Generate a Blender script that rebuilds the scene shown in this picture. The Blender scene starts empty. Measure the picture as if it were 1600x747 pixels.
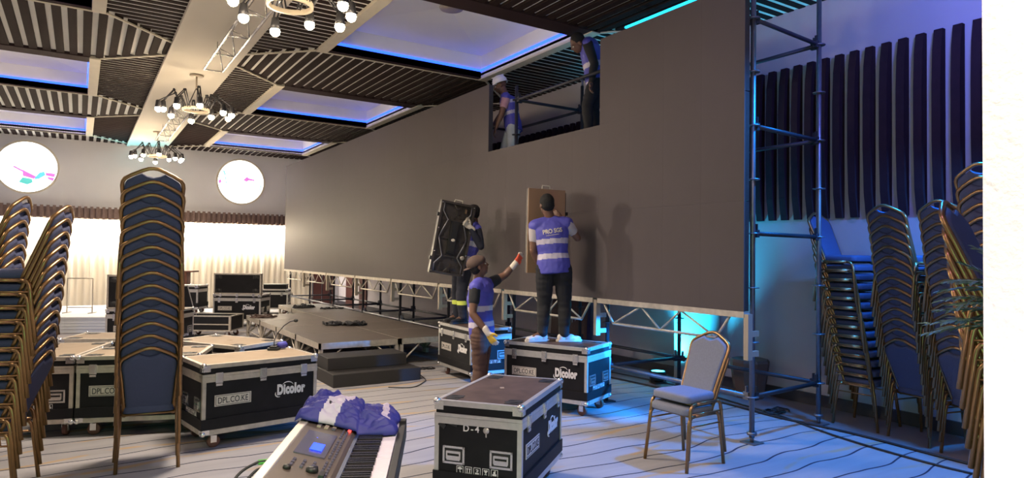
import bpy, bmesh, math, random
from mathutils import Vector, Matrix, Euler, noise
from mathutils.bvhtree import BVHTree
V = Vector
PI = math.pi
random.seed(7)
S = bpy.context.scene
C = bpy.data.collections.new('hall')          # everything is gathered here and linked at the end

# ------------------------------------------------------------------ camera
FPX, YAW, PITCH, ROLL, CAMH = 1038.06, .57606, .024639, .012819, 1.69
cd = bpy.data.cameras.new('camera'); cam = bpy.data.objects.new('camera', cd); C.objects.link(cam)
_f = V((math.sin(YAW)*math.cos(PITCH), math.cos(YAW)*math.cos(PITCH), math.sin(PITCH)))
_r = V((math.cos(YAW), -math.sin(YAW), 0)); _u = _r.cross(_f)
_r2 = math.cos(ROLL)*_r + math.sin(ROLL)*_u; _u2 = -math.sin(ROLL)*_r + math.cos(ROLL)*_u
cam.matrix_world = Matrix(((_r2.x, _u2.x, -_f.x, 0), (_r2.y, _u2.y, -_f.y, 0), (_r2.z, _u2.z, -_f.z, CAMH), (0, 0, 0, 1)))
cd.sensor_width = 36; cd.lens = FPX/1600*36; cd.clip_start = .05; cd.clip_end = 200
S.camera = cam

# ------------------------------------------------------------------ exposure, world
S.view_settings.view_transform = 'Standard'; S.view_settings.look = 'None'
S.view_settings.exposure = 0.5; S.view_settings.gamma = 1; S.view_settings.use_curve_mapping = False
w = bpy.data.worlds.new('world'); S.world = w; w.use_nodes = True
w.node_tree.nodes['Background'].inputs[0].default_value = (.50, .50, .90, 1)
w.node_tree.nodes['Background'].inputs[1].default_value = .13

# ------------------------------------------------------------------ lights of the hall and added fill lamps
def aim(o, tgt):
    o.rotation_euler = (V(tgt) - o.location).to_track_quat('-Z', 'Y').to_euler()
def area(name, loc, tgt, size, power, col, size_y=None):
    l = bpy.data.lights.new(name, 'AREA'); l.energy = power; l.color = col; l.size = size
    if size_y: l.shape = 'RECTANGLE'; l.size_y = size_y
    o = bpy.data.objects.new(name, l); C.objects.link(o); o.location = loc; aim(o, tgt); return o
def spot(name, loc, tgt, ang, power, col, blend=.6, r=.05):
    l = bpy.data.lights.new(name, 'SPOT'); l.energy = power; l.color = col; l.spot_size = math.radians(ang); l.spot_blend = blend
    l.shadow_soft_size = r
    o = bpy.data.objects.new(name, l); C.objects.link(o); o.location = loc; aim(o, tgt); return o
def point(name, loc, power, col, r=.06):
    l = bpy.data.lights.new(name, 'POINT'); l.energy = power; l.color = col; l.shadow_soft_size = r
    o = bpy.data.objects.new(name, l); C.objects.link(o); o.location = loc; return o
HC = 4.68                                    # ceiling height
YB = 21.6                                    # back wall
XR = 7.2                                     # right wall
WARM = (1.0, .78, .52)
# concealed cove light above the back curtain
area('cove_light_back', (1.8, YB-.22, 2.52), (1.8, YB-.02, 1.3), 11.5, 380, (1.0, .95, .84), .16)
# unseen lamps added for general ambient, standing in for further chandeliers
for x, y, e in ((-.6, .6, 250), (1.6, .2, 210), (-3.2, 6.0, 280), (-3.2, 12.0, 420)):
    spot('chandelier_light', (x, y, 3.9), (x+.1, y, 0), 128, e, (1.0, .86, .72), .9, .35)
    point('ambient_glow', (x, y, 3.7), 60, WARM, .3)
# added blue spots without fixtures, one for each case end facing right
spot('blue_case_fill', (6.0, 4.3, .95), (4.92, 5.32, .45), 42, 460, (.008, .27, 1.0), .5, .06)
spot('blue_case_fill', (5.35, 4.7, .95), (4.66, 6.9, .48), 26, 620, (.008, .27, 1.0), .4, .06)
spot('blue_floor_fill', (5.9, 2.9, 4.3), (4.75, 3.3, 0), 92, 900, (.004, .25, 1.0), .9, .15)  # added overhead spot without a fixture, turns the right carpet blue
point('green_trim_fill', (-.9, .1, 1.1), 80, (.25, 1.0, .40), .2)  # added unseen green lamp, tints the metal trims of the cases
spot('blue_wall_light', (6.2, 1.2, 2.7), (7.2, 4.3, 1.55), 50, 400, (.05, .28, 1.0), .8, .1)
spot('violet_wall_light', (5.6, 2.2, 4.3), (7.2, 4.0, 3.6), 100, 150, (.14, .18, 1.0), .8, .2)
# cyan uplight at the foot of the column
spot('cyan_uplight', (6.60, 6.36, .17), (7.0, 6.28, 1.25), 84, 400, (.02, .60, 1.0), .8, .05)
spot('cyan_beam_light', (1.3, 20.9, 3.5), (1.2, 20.6, 4.68), 95, 60, (.03, .8, 1.0), .6, .06)
spot('led_warm_fill', (-.6, 11.0, 3.3), (5.0, 6.2, 1.7), 54, 330, (1.0, .84, .70), .9, .12)  # added unseen warm spot, brightens the LED wall and throws the workers' shadows
spot('violet_led_fill', (1.2, .8, 4.3), (5.0, 4.8, 3.9), 44, 60, (.16, .12, 1.0), .9, .2)  # added unseen violet spot, tints the upper right of the LED wall
# pink uplight on the pillar
spot('pink_uplight', (1.75, .62, .15), (2.52, .75, 1.9), 100, 55, (1.0, .70, .97), .5, .08)
area('violet_edge_light', (2.2, 1.6, 4.2), (2.6, .9, 1.5), .3, 14, (.75, .35, 1.0))

# ------------------------------------------------------------------ materials
M = {}
def mat(name, col, rough=.5, metal=0, emit=None, es=0, noise_amt=0, nscale=20, bump=0, bscale=60, spec=None, tr=0):
    m = bpy.data.materials.new(name); m.use_nodes = True; nt = m.node_tree; b = nt.nodes['Principled BSDF']
    b.inputs['Base Color'].default_value = (*col, 1); b.inputs['Roughness'].default_value = rough; b.inputs['Metallic'].default_value = metal
    if spec is not None: b.inputs['Specular IOR Level'].default_value = spec
    if emit: b.inputs['Emission Color'].default_value = (*emit, 1); b.inputs['Emission Strength'].default_value = es
    if tr: b.inputs['Transmission Weight'].default_value = tr
    if noise_amt or bump:
        tc = nt.nodes.new('ShaderNodeTexCoord')
    if noise_amt:
        n = nt.nodes.new('ShaderNodeTexNoise'); n.inputs['Scale'].default_value = nscale; n.inputs['Detail'].default_value = 5
        nt.links.new(tc.outputs['Object'], n.inputs['Vector'])
        mx = nt.nodes.new('ShaderNodeMixRGB'); mx.inputs[1].default_value = (*[c*(1-noise_amt) for c in col], 1)
        mx.inputs[2].default_value = (*[min(1, c*(1+noise_amt)) for c in col], 1)
        nt.links.new(n.outputs['Fac'], mx.inputs[0]); nt.links.new(mx.outputs[0], b.inputs['Base Color'])
    if bump:
        n2 = nt.nodes.new('ShaderNodeTexNoise'); n2.inputs['Scale'].default_value = bscale; n2.inputs['Detail'].default_value = 4
        nt.links.new(tc.outputs['Object'], n2.inputs['Vector'])
        bp = nt.nodes.new('ShaderNodeBump'); bp.inputs['Strength'].default_value = bump; bp.inputs['Distance'].default_value = .02
        nt.links.new(n2.outputs['Fac'], bp.inputs['Height']); nt.links.new(bp.outputs[0], b.inputs['Normal'])
    M[name] = m; return m
mat('plaster', (.66, .65, .68), .85, noise_amt=.05, nscale=2)
mat('ceil_white', (.86, .84, .80), .85, noise_amt=.08, nscale=1.5)
mat('beam_white', (.62, .57, .50), .8, noise_amt=.05, nscale=1)
mat('wall_grey', (.43, .39, .41), .8, noise_amt=.07, nscale=2)
mat('valance_wood', (.17, .11, .095), .6, noise_amt=.3, nscale=14)
mat('slat_wood', (.026, .016, .015), .85, spec=.08, noise_amt=.3, nscale=14)
mat('slat_wall', (.028, .014, .018), .8, spec=.12, noise_amt=.25, nscale=10)
mat('trim_dark', (.035, .020, .022), .8, spec=.1)
mat('trim_cream', (.62, .56, .46), .7, noise_amt=.12, nscale=6)
mat('curtain', (.80, .72, .58), .9)
mat('tile', (.23, .19, .19), .35, noise_amt=.12, nscale=3)
mat('skirting', (.045, .04, .05), .5)
mat('pillar', (.85, .80, .84), .8, bump=.5, bscale=30)
mat('riser_white', (.62, .64, .66), .6)
mat('alu', (.62, .60, .57), .42, .65, noise_amt=.15, nscale=25)
mat('alu_worn', (.52, .47, .40), .5, .5, noise_amt=.35, nscale=18)
mat('chrome', (.75, .74, .72), .25, .9)
mat('case_black', (.012, .0115, .013), .55, spec=.2, noise_amt=.4, nscale=9)
mat('case_top_tan', (.33, .25, .17), .7, noise_amt=.25, nscale=5)
mat('case_top_dark', (.095, .060, .044), .6, spec=.25, noise_amt=.6, nscale=7)
mat('label_white', (.62, .57, .50), .6)
mat('ink', (.03, .03, .035), .6)
mat('print_white', (.75, .73, .72), .6)
mat('rubber', (.02, .02, .02), .6)
mat('wheel_red', (.16, .07, .05), .6)
mat('gold', (.33, .19, .085), .28, .75, noise_amt=.1, nscale=10)
mat('seat_blue', (.052, .062, .135), .8, noise_amt=.15, nscale=70, bump=.15, bscale=300)
mat('seat_lit', (.19, .20, .26), .8, noise_amt=.15, nscale=70)  # brighter copy of the blue seat, light on the nested pair put into colour
mat('led_face', (.092, .075, .077), .60, spec=.25, noise_amt=.06, nscale=3, bump=.10, bscale=160)
mat('led_face_lit', (.33, .20, .12), .5, noise_amt=.05, nscale=4)  # lit copy of the LED face, warm light put into its base colour
mat('black_plastic', (.018, .018, .018), .45)
mat('cast_black', (.075, .065, .06), .36, .45, noise_amt=.3, nscale=20)
mat('steel', (.22, .215, .24), .42, .8, noise_amt=.25, nscale=15)
mat('steel_shaded', (.045, .045, .055), .5, .5)  # darkened copy of the steel, silhouette shade of the scaffold put into colour
mat('steel_dark', (.05, .05, .06), .5, .6)
mat('stage_top', (.115, .095, .08), .45, spec=.35, noise_amt=.2, nscale=2.5)
mat('stage_black', (.02, .018, .017), .6)
mat('skin', (.15, .073, .046), .5)
mat('hair', (.006, .005, .005), .8)
mat('vest_blue', (.075, .072, .40), .6, noise_amt=.15, nscale=8)
mat('reflective', (.50, .45, .55), .5)
mat('cloth_black', (.012, .012, .015), .85)
mat('navy', (.018, .02, .035), .85)
mat('brown_cloth', (.095, .050, .035), .8, noise_amt=.2, nscale=30)
mat('jeans', (.42, .45, .50), .8, noise_amt=.2, nscale=12)
mat('glove_white', (.62, .56, .48), .8)
mat('glove_yellow', (.75, .48, .06), .7)
mat('glove_red', (.70, .10, .05), .7)
mat('hi_yellow', (.65, .75, .12), .6)
mat('helmet', (.75, .74, .78), .35)
mat('shoe_white', (.72, .66, .60), .6)
mat('cap_brown', (.075, .045, .035), .8)
mat('plaid', (.45, .25, .30), .8)
mat('maroon', (.055, .008, .014), .6, noise_amt=.2, nscale=4)
mat('stump', (.12, .068, .04), .7, noise_amt=.3, nscale=8)
mat('vest_dark', (.030, .030, .22), .6, noise_amt=.15, nscale=8)
mat('kb_silver', (.13, .105, .082), .4, .3, noise_amt=.08, nscale=10)
mat('kb_rail', (.62, .58, .50), .35, .5)
mat('kb_navy', (.02, .04, .10), .4)
mat('key_white', (.80, .74, .76), .3)
mat('key_black', (.012, .012, .012), .25)
mat('screen_blue', (.02, .05, .3), .3, emit=(.02, .06, 1.0), es=2.2)
mat('screen_grey', (.10, .10, .13), .25)
mat('led_red', (.5, .02, .02), .4, emit=(1, .05, .04), es=3)
mat('leaf', (.10, .17, .12), .6, noise_amt=.25, nscale=9)
mat('pot', (.30, .22, .18), .7)
mat('bulb', (1, .9, .7), .4, emit=(1.0, .80, .50), es=42)
mat('strip_blue', (.01, .05, .5), .5, emit=(.02, .085, 1.0), es=2.6)
mat('cyan_slat_glow', (.01, .3, .5), .5, emit=(.01, .55, 1.0), es=3.0)
mat('lens_cyan', (.1, .6, .8), .4, emit=(.05, .75, 1.0), es=9)
mat('pane_white', (.9, .9, .9), .4, emit=(1.0, .97, .93), es=1.9)
mat('pane_magenta', (.6, .15, .55), .4, emit=(.75, .22, .72), es=.55)
mat('pane_teal', (.1, .5, .5), .4, emit=(.12, .62, .55), es=.6)
mat('pane_blue', (.1, .4, .6), .4, emit=(.10, .50, .80), es=.9)
mat('door_red', (.075, .022, .018), .5, noise_amt=.15, nscale=6)
mat('lectern_wood', (.16, .06, .035), .6, noise_amt=.2, nscale=14)
mat('teal_cloth', (.03, .28, .36), .7)
mat('green_plug', (.12, .42, .08), .4)
mat('cable', (.012, .012, .014), .5)
mat('plank', (.16, .10, .06), .7, noise_amt=.25, nscale=10)
mat('tan_metal', (.45, .38, .30), .5, .3)

def carpet_material():
    m = bpy.data.materials.new('carpet'); m.use_nodes = True; nt = m.node_tree; N = nt.nodes; L = nt.links
    b = N['Principled BSDF']; b.inputs['Roughness'].default_value = .92; b.inputs['Specular IOR Level'].default_value = .25
    tc = N.new('ShaderNodeTexCoord')
    def math_(op, a, c=None, v=None):
        n = N.new('ShaderNodeMath'); n.operation = op
        if hasattr(a, 'is_linked'): L.new(a, n.inputs[0])
        else: n.inputs[0].default_value = a
        if c is not None:
            if hasattr(c, 'is_linked'): L.new(c, n.inputs[1])
            else: n.inputs[1].default_value = c
        return n.outputs[0]
    sx = N.new('ShaderNodeSeparateXYZ'); L.new(tc.outputs['Object'], sx.inputs[0])
    def nz(scale, sx_, sy_, det=2, off=0):
        mp = N.new('ShaderNodeMapping'); mp.inputs['Scale'].default_value = (sx_, sy_, 1); mp.inputs['Location'].default_value = (off, off, 0)
        L.new(tc.outputs['Object'], mp.inputs['Vector'])
        n = N.new('ShaderNodeTexNoise'); n.inputs['Scale'].default_value = scale; n.inputs['Detail'].default_value = det
        L.new(mp.outputs[0], n.inputs['Vector']); return n.outputs['Fac']
    # wandering dark lines running across the room
    n1 = nz(1, .75, .6, 1); n2 = nz(1, 2.4, 1.4, 1, 7)
    y1 = math_('ADD', sx.outputs['Y'], math_('MULTIPLY', math_('ADD', n1, -.5), .40))
    y1 = math_('ADD', y1, math_('MULTIPLY', math_('ADD', n2, -.5), .055))
    ph = math_('FRACT', math_('MULTIPLY', y1, 1/.285))
    d = math_('ABSOLUTE', math_('ADD', ph, -.5))
    line = math_('LESS_THAN', d, .030)
    # broad tan streaks, broken up
    n3 = nz(1, .6, .6, 1, 3)
    y2 = math_('ADD', sx.outputs['Y'], math_('MULTIPLY', math_('ADD', n3, -.5), .95))
    ph2 = math_('FRACT', math_('MULTIPLY', y2, 1/.52))
    d2 = math_('ABSOLUTE', math_('ADD', ph2, -.5))
    st = N.new('ShaderNodeMapRange'); L.new(d2, st.inputs[0]); st.inputs[1].default_value = .08; st.inputs[2].default_value = .02
    brk = N.new('ShaderNodeMapRange'); L.new(nz(1, 1.7, 2.2, 3, 11), brk.inputs[0]); brk.inputs[1].default_value = .44; brk.inputs[2].default_value = .52
    tan = math_('MULTIPLY', math_('MULTIPLY', st.outputs[0], brk.outputs[0]), .85)
    # base with soft streaky variation
    base = N.new('ShaderNodeMixRGB'); base.inputs[1].default_value = (.27, .26, .27, 1); base.inputs[2].default_value = (.38, .365, .37, 1)
    L.new(nz(1, 1.0, 9, 4, 20), base.inputs[0])
    m1 = N.new('ShaderNodeMixRGB'); L.new(tan, m1.inputs[0]); L.new(base.outputs[0], m1.inputs[1]); m1.inputs[2].default_value = (.44, .30, .16, 1)
    m2 = N.new('ShaderNodeMixRGB'); L.new(line, m2.inputs[0]); L.new(m1.outputs[0], m2.inputs[1]); m2.inputs[2].default_value = (.030, .032, .055, 1)
    L.new(m2.outputs[0], b.inputs['Base Color']); M['carpet'] = m
carpet_material()

# ------------------------------------------------------------------ mesh helpers
def tag(o, label=None, cat=None, group=None, kind=None):
    if label: o['label'] = label
    if cat: o['category'] = cat
    if group: o['group'] = group
    if kind: o['kind'] = kind
    return o
def thing(name, label, cat, loc=(0, 0, 0), rz=0, group=None):
    o = bpy.data.objects.new(name, None); C.objects.link(o); o.location = loc; o.rotation_euler = (0, 0, rz)
    o.empty_display_size = .1
    return tag(o, label, cat, group)
def link_mesh(name, me, m, parent=None, smooth=False):
    ms = m if isinstance(m, (list, tuple)) else [m]
    for k in ms: me.materials.append(M[k])
    if smooth:
        for p in me.polygons: p.use_smooth = True
    o = bpy.data.objects.new(name, me); C.objects.link(o)
    if parent: o.parent = parent
    return o
class MB:
    def __init__(s): s.bm = bmesh.new(); s.mi = 0
    def box(s, c, d, rz=0, rot=None, mi=0):
        R = rot if rot is not None else Matrix.Rotation(rz, 3, 'Z')
        vs = []
        for k in ((-1, -1, -1), (1, -1, -1), (1, 1, -1), (-1, 1, -1), (-1, -1, 1), (1, -1, 1), (1, 1, 1), (-1, 1, 1)):
            vs.append(s.bm.verts.new(V(c) + R @ V((k[0]*d[0]/2, k[1]*d[1]/2, k[2]*d[2]/2))))
        for q in ((3, 2, 1, 0), (4, 5, 6, 7), (0, 1, 5, 4), (1, 2, 6, 5), (2, 3, 7, 6), (3, 0, 4, 7)):
            f = s.bm.faces.new([vs[i] for i in q]); f.material_index = mi
        return s
    def bb(s, x0, x1, y0, y1, z0, z1, mi=0):
        return s.box(((x0+x1)/2, (y0+y1)/2, (z0+z1)/2), (abs(x1-x0), abs(y1-y0), abs(z1-z0)), mi=mi)
    def tube(s, pts, r, n=8, mi=0, cap=True, flat=1.0):
        pts = [V(p) for p in pts]; rs = r if isinstance(r, (list, tuple)) else [r]*len(pts)
        rings = []; prev = None
        for i, p in enumerate(pts):
            t = (pts[min(i+1, len(pts)-1)] - pts[max(i-1, 0)])
            if t.length < 1e-7: t = V((0, 0, 1))
            t.normalize()
            if prev is None:
                a = V((0, 0, 1)) if abs(t.z) < .9 else V((1, 0, 0)); x = t.cross(a).normalized()
            else:
                x = prev - t*prev.dot(t)
                if x.length < 1e-6: x = t.orthogonal()
                x.normalize()
            prev = x; y = t.cross(x)
            rings.append([s.bm.verts.new(p + rs[i]*(math.cos(2*PI*k/n)*x + math.sin(2*PI*k/n)*y*flat)) for k in range(n)])
        for a, b_ in zip(rings, rings[1:]):
            for k in range(n):
                f = s.bm.faces.new((a[k], a[(k+1) % n], b_[(k+1) % n], b_[k])); f.smooth = True; f.material_index = mi
        if cap:
            f = s.bm.faces.new(rings[0][::-1]); f.material_index = mi
            f = s.bm.faces.new(rings[-1]); f.material_index = mi
        return s
    def lathe(s, prof, c=(0, 0, 0), n=20, mi=0, smooth=True, axis=None):
        R = V((0, 0, 1)).rotation_difference(V(axis)).to_matrix() if axis is not None else Matrix.Identity(3)
        rings = []
        for r, z in prof:
            rings.append([s.bm.verts.new(V(c) + R @ V((r*math.cos(2*PI*k/n), r*math.sin(2*PI*k/n), z))) for k in range(n)])
        for a, b_ in zip(rings, rings[1:]):
            for k in range(n):
                f = s.bm.faces.new((a[k], a[(k+1) % n], b_[(k+1) % n], b_[k])); f.smooth = smooth; f.material_index = mi
        for ring, rev in ((rings[0], True), (rings[-1], False)):
            f = s.bm.faces.new(ring[::-1] if rev else ring); f.material_index = mi
        return s
    def ell(s, c, r, R=None, n=12, mi=0):
        r = V(r) if isinstance(r, (tuple, list, Vector)) else V((r, r, r)); R = R or Matrix.Identity(3)
        rings = []
        for i in range(1, n//2+1):
            th = PI*i/(n//2+1)
            rings.append([s.bm.verts.new(V(c) + R @ V((r.x*math.sin(th)*math.cos(2*PI*k/n), r.y*math.sin(th)*math.sin(2*PI*k/n), r.z*math.cos(th)))) for k in range(n)])
        top = s.bm.verts.new(V(c) + R @ V((0, 0, r.z))); bot = s.bm.verts.new(V(c) - R @ V((0, 0, r.z)))
        for k in range(n):
            f = s.bm.faces.new((top, rings[0][k], rings[0][(k+1) % n])); f.smooth = True; f.material_index = mi
            f = s.bm.faces.new((bot, rings[-1][(k+1) % n], rings[-1][k])); f.smooth = True; f.material_index = mi
        for a, b_ in zip(rings, rings[1:]):
            for k in range(n):
                f = s.bm.faces.new((a[k], b_[k], b_[(k+1) % n], a[(k+1) % n])); f.smooth = True; f.material_index = mi
        return s
    def prism(s, poly, z0, z1, mi=0, T=None):
        T = T or Matrix.Identity(4)
        a = [s.bm.verts.new(T @ V((x, y, z0))) for x, y in poly]; b_ = [s.bm.verts.new(T @ V((x, y, z1))) for x, y in poly]
        n = len(poly); f = s.bm.faces.new(a[::-1]); f.material_index = mi; f = s.bm.faces.new(b_); f.material_index = mi
        for k in range(n):
            f = s.bm.faces.new((a[k], a[(k+1) % n], b_[(k+1) % n], b_[k])); f.material_index = mi
        return s
    def quad(s, *p, mi=0):
        f = s.bm.faces.new([s.bm.verts.new(V(q)) for q in p]); f.material_index = mi; return s
    def mesh(s, name='m'):
        bmesh.ops.recalc_face_normals(s.bm, faces=s.bm.faces[:])
        me = bpy.data.meshes.new(name); s.bm.to_mesh(me); s.bm.free(); return me
    def build(s, name, m, parent=None, bevel=0):
        if bevel:
            bmesh.ops.recalc_face_normals(s.bm, faces=s.bm.faces[:])
            es = [e for e in s.bm.edges if len(e.link_faces) == 2 and e.calc_face_angle(0) > .5]
            bmesh.ops.bevel(s.bm, geom=es, offset=bevel, segments=2, affect='EDGES', profile=.5)
        return link_mesh(name, s.mesh(name), m, parent)
def struct(name, mb, m, kind='structure', **k):
    o = mb.build(name, m, **k); o['kind'] = kind; return o
def kids(root): return [o for o in bpy.data.objects if o.parent is root]
def copy_tree(o, parent=None, memo=None):
    c = o.copy(); C.objects.link(c); c.parent = parent
    for ch in KID.get(o.name, []): copy_tree(ch, c)
    return c
KID = {}
def index_kids(root):
    ks = kids(root); KID[root.name] = ks
    for k in ks: index_kids(k)
def arc(c, r, a0, a1, n, plane='xz'):
    out = []
    for i in range(n+1):
        a = a0 + (a1-a0)*i/n; u, v_ = r*math.cos(a), r*math.sin(a)
        out.append(V(c) + (V((u, 0, v_)) if plane == 'xz' else V((0, u, v_)) if plane == 'yz' else V((u, v_, 0))))
    return out
def work_graph(o):
    S.collection.objects.link(o); dg = bpy.context.evaluated_depsgraph_get(); dg.update(); return dg
def text_mesh(txt, size, depth=.002, bold=0, xs=1.0, shear=0, sp=1.0, fit=None):
    cu = bpy.data.curves.new('t', 'FONT'); cu.body = txt; cu.size = size; cu.extrude = depth; cu.offset = bold; cu.shear = shear
    cu.space_character = sp; cu.align_x = 'CENTER'; cu.align_y = 'CENTER'
    o = bpy.data.objects.new('t', cu)
    dg = work_graph(o); me = bpy.data.meshes.new_from_object(o.evaluated_get(dg)); me.materials.clear()
    bpy.data.objects.remove(o); bpy.data.curves.remove(cu)
    me.transform(Matrix.Diagonal((xs, 1, 1, 1)))
    if fit:                                     # exact width and height
        xa = [v.co.x for v in me.vertices]; ya = [v.co.y for v in me.vertices]
        me.transform(Matrix.Diagonal((fit[0]/(max(xa)-min(xa)), fit[1]/(max(ya)-min(ya)), 1, 1)) @ Matrix.Translation((-(max(xa)+min(xa))/2, -(max(ya)+min(ya))/2, 0)))
    return me
# text lies in local xy plane facing +z; put it on a face with outward normal n and reading direction x
def place_text(me, c, xdir, up, scale=1):
    x = V(xdir).normalized(); u = V(up).normalized(); n = x.cross(u)
    me.transform(Matrix(((x.x, u.x, n.x, c[0]), (x.y, u.y, n.y, c[1]), (x.z, u.z, n.z, c[2]), (0, 0, 0, 1)))); return me
# ================================================================== THE SETTING
XE = 6.30                                   # edge of the carpet
struct('floor', MB().bb(-7, XE, -3, YB+.3, -.05, 0), 'carpet')
fs = MB(); fs.bb(XE, XR+.2, -3, YB+.3, -.06, -.002); struct('trim_1', fs, 'tile')          # hard floor strip along the right wall
struct('baseboard_right', MB().bb(XR-.03, XR, -3, YB, 0, .13), 'skirting')
struct('wall_right', MB().bb(XR, XR+.15, -3, YB+.3, 0, HC+.5), 'wall_grey')
struct('wall_back', MB().bb(-7, XR+.15, YB, YB+.2, 0, HC+.5), 'plaster')
# slatted wood valance on the back wall
m = MB(); m.bb(-7, 7.0, YB-.16, YB-.12, 2.56, 2.83)
x = -6.9
while x < 7.0:
    m.bb(x-.035, x+.035, YB-.22, YB-.16, 2.53, 2.87); x += .14
m.bb(-7, 7.0, YB-.12, YB, 2.79, 2.82)
struct('trim_2', m, 'valance_wood')
# pleated curtain under it
me = bpy.data.meshes.new('curtain'); vs = []; fc = []; nx = 900
for i in range(nx+1):
    xx = -7 + 13.3*i/nx
    dy = .028*math.sin(xx*2*PI/.165) + .018*math.sin(xx*2*PI/.41+1)
    for z in (0.02, 1.3, 2.6): vs.append((xx, YB-.10+dy*(1.15 if z < 1 else .9), z))
for i in range(nx):
    for j in range(2):
        a = i*3+j; fc.append((a, a+3, a+4, a+1))
me.from_pydata(vs, [], fc)
o = link_mesh('back_curtain', me, 'curtain', None, True)
sol = o.modifiers.new('s', 'SOLIDIFY'); sol.thickness = .008
tag(o, 'cream pleated curtain hanging along the back wall under the slatted wood band', 'curtain')
# dark red doors at the right end of the back wall, and red panels on the side wall
d = struct('door_1', MB().bb(6.36, 6.62, YB-.06, YB, 0, 2.3).bb(6.66, 7.02, YB-.06, YB, 0, 2.3), 'door_red')
k = MB().box((6.60, YB-.08, 1.05), (.02, .04, .22)).box((6.69, YB-.08, 1.05), (.02, .04, .22)).build('door_handle', 'chrome', d)
d = struct('door_2', MB().bb(XR-.04, XR, 18.95, 19.55, 0, 2.25).bb(XR-.04, XR, 20.15, 20.75, 0, 2.25), 'door_red')
# round windows with glass
def round_window(n, x, z, r, bits):
    y = YB-.02
    fr = MB(); ring = []
    prof = [(r, 0), (r+.05, 0), (r+.05, .05), (r, .05)]
    nseg = 56; rr = []
    for k in range(nseg):
        a = 2*PI*k/nseg
        rr.append([fr.bm.verts.new((x+p*math.cos(a), y-q, z+p*math.sin(a))) for p, q in prof])
    for k in range(nseg):
        a, b_ = rr[k], rr[(k+1) % nseg]
        for j in range(4): fr.bm.faces.new((a[j], b_[j], b_[(j+1) % 4], a[(j+1) % 4]))
    w_ = struct(f'window_{n}', fr, 'trim_cream')
    MB().prism([(x+r*math.cos(2*PI*k/48), -(z+r*math.sin(2*PI*k/48))) for k in range(48)], 0, .012, T=Matrix.Translation((0, y-.018, 0)) @ Matrix.Rotation(-PI/2, 4, 'X')).build('pane', 'pane_white', w_)
    for mname, poly in bits:
        MB().prism([(x+r*px_, -(z+r*py_)) for px_, py_ in poly], 0, .006, T=Matrix.Translation((0, y-.026, 0)) @ Matrix.Rotation(-PI/2, 4, 'X')).build('coloured_glass', mname, w_)
round_window(1, -1.22, 3.85, .66, [
    ('pane_magenta', [(-.42, .02), (-.10, -.16), (-.12, -.22), (-.46, -.03)]),
    ('pane_magenta', [(-.14, -.12), (.30, -.36), (.24, -.46), (-.14, -.36)]),
    ('pane_teal', [(-.14, -.42), (.16, -.46), (.20, -.60), (.02, -.70), (-.26, -.62)]),
    ('pane_blue', [(.26, -.40), (.40, -.20), (.56, -.14), (.60, -.28), (.40, -.44), (.26, -.48)]),
    ('pane_magenta', [(.60, -.18), (.93, -.20), (.90, -.34), (.62, -.30)]),
    ('pane_magenta', [(.66, -.34), (.90, -.38), (.86, -.50), (.70, -.44)])])
round_window(2, 4.08, 3.83, .66, [
    ('pane_blue', [(-.80, .48), (-.72, .46), (-.66, .28), (-.70, .26)]),
    ('pane_blue', [(-.70, .20), (-.66, .19), (-.60, -.18), (-.63, -.19)]),
    ('pane_magenta', [(-.97, .02), (-.86, .06), (-.84, -.06), (-.94, -.14)]),
    ('pane_magenta', [(.10, .10), (.26, .26), (.34, .20), (.60, .14), (.58, .08), (.34, .10), (.24, .02)]),
    ('pane_magenta', [(.12, .08), (.14, .06), (-.20, -.80), (-.23, -.80)]),
    ('pane_blue', [(.86, -.10), (.90, -.10), (.88, -.34), (.84, -.34)])])

# ------------------------------------------------------------------ ceiling
P = 5.4
rows = [(1.35-.0, 4.35), (6.75, 9.75), (12.15, 15.10), (17.55, 20.50)]       # outer frame of each recess (y)
cols = [(-2.75, .20), (2.85, 5.75)]                                        # outer frame (x)
BX0, BX1 = 1.08, 1.99                                                      # white beam
ZP = HC + .035                                                              # plaster above the slats
cb = MB()
def rect(x0, x1, y0, y1, z=ZP): cb.bb(x0, x1, y0, y1, z, z+.04)
xs_ = [(-7.0, BX0), (BX1, XR)]
for (X0, X1), (c0, c1) in zip(xs_, cols):
    i0, i1 = c0+.15, c1-.15
    rect(X0, i0, -3, YB); rect(i1, X1, -3, YB)
    ys = [-3] + [v for r_ in rows for v in (r_[0]+.32, r_[1]-.10)] + [YB]
    for a, b_ in zip(ys[::2], ys[1::2]): rect(i0, i1, a, b_)
ceil = struct('ceiling', cb, 'ceil_white')
bmn = MB().bb(BX0, BX1, -3, YB, HC-.03, HC+.15).bb(BX0-.05, BX0, -3, YB, HC-.05, HC+.15).bb(BX1, BX1+.03, -3, YB, HC-.03, HC+.15)
bmn.bb(BX0-.06, BX0+.03, -3, YB, HC-.06, HC-.03)
struct('trim_3', bmn, 'beam_white')
SW, PITCHX = .100, .168
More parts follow.
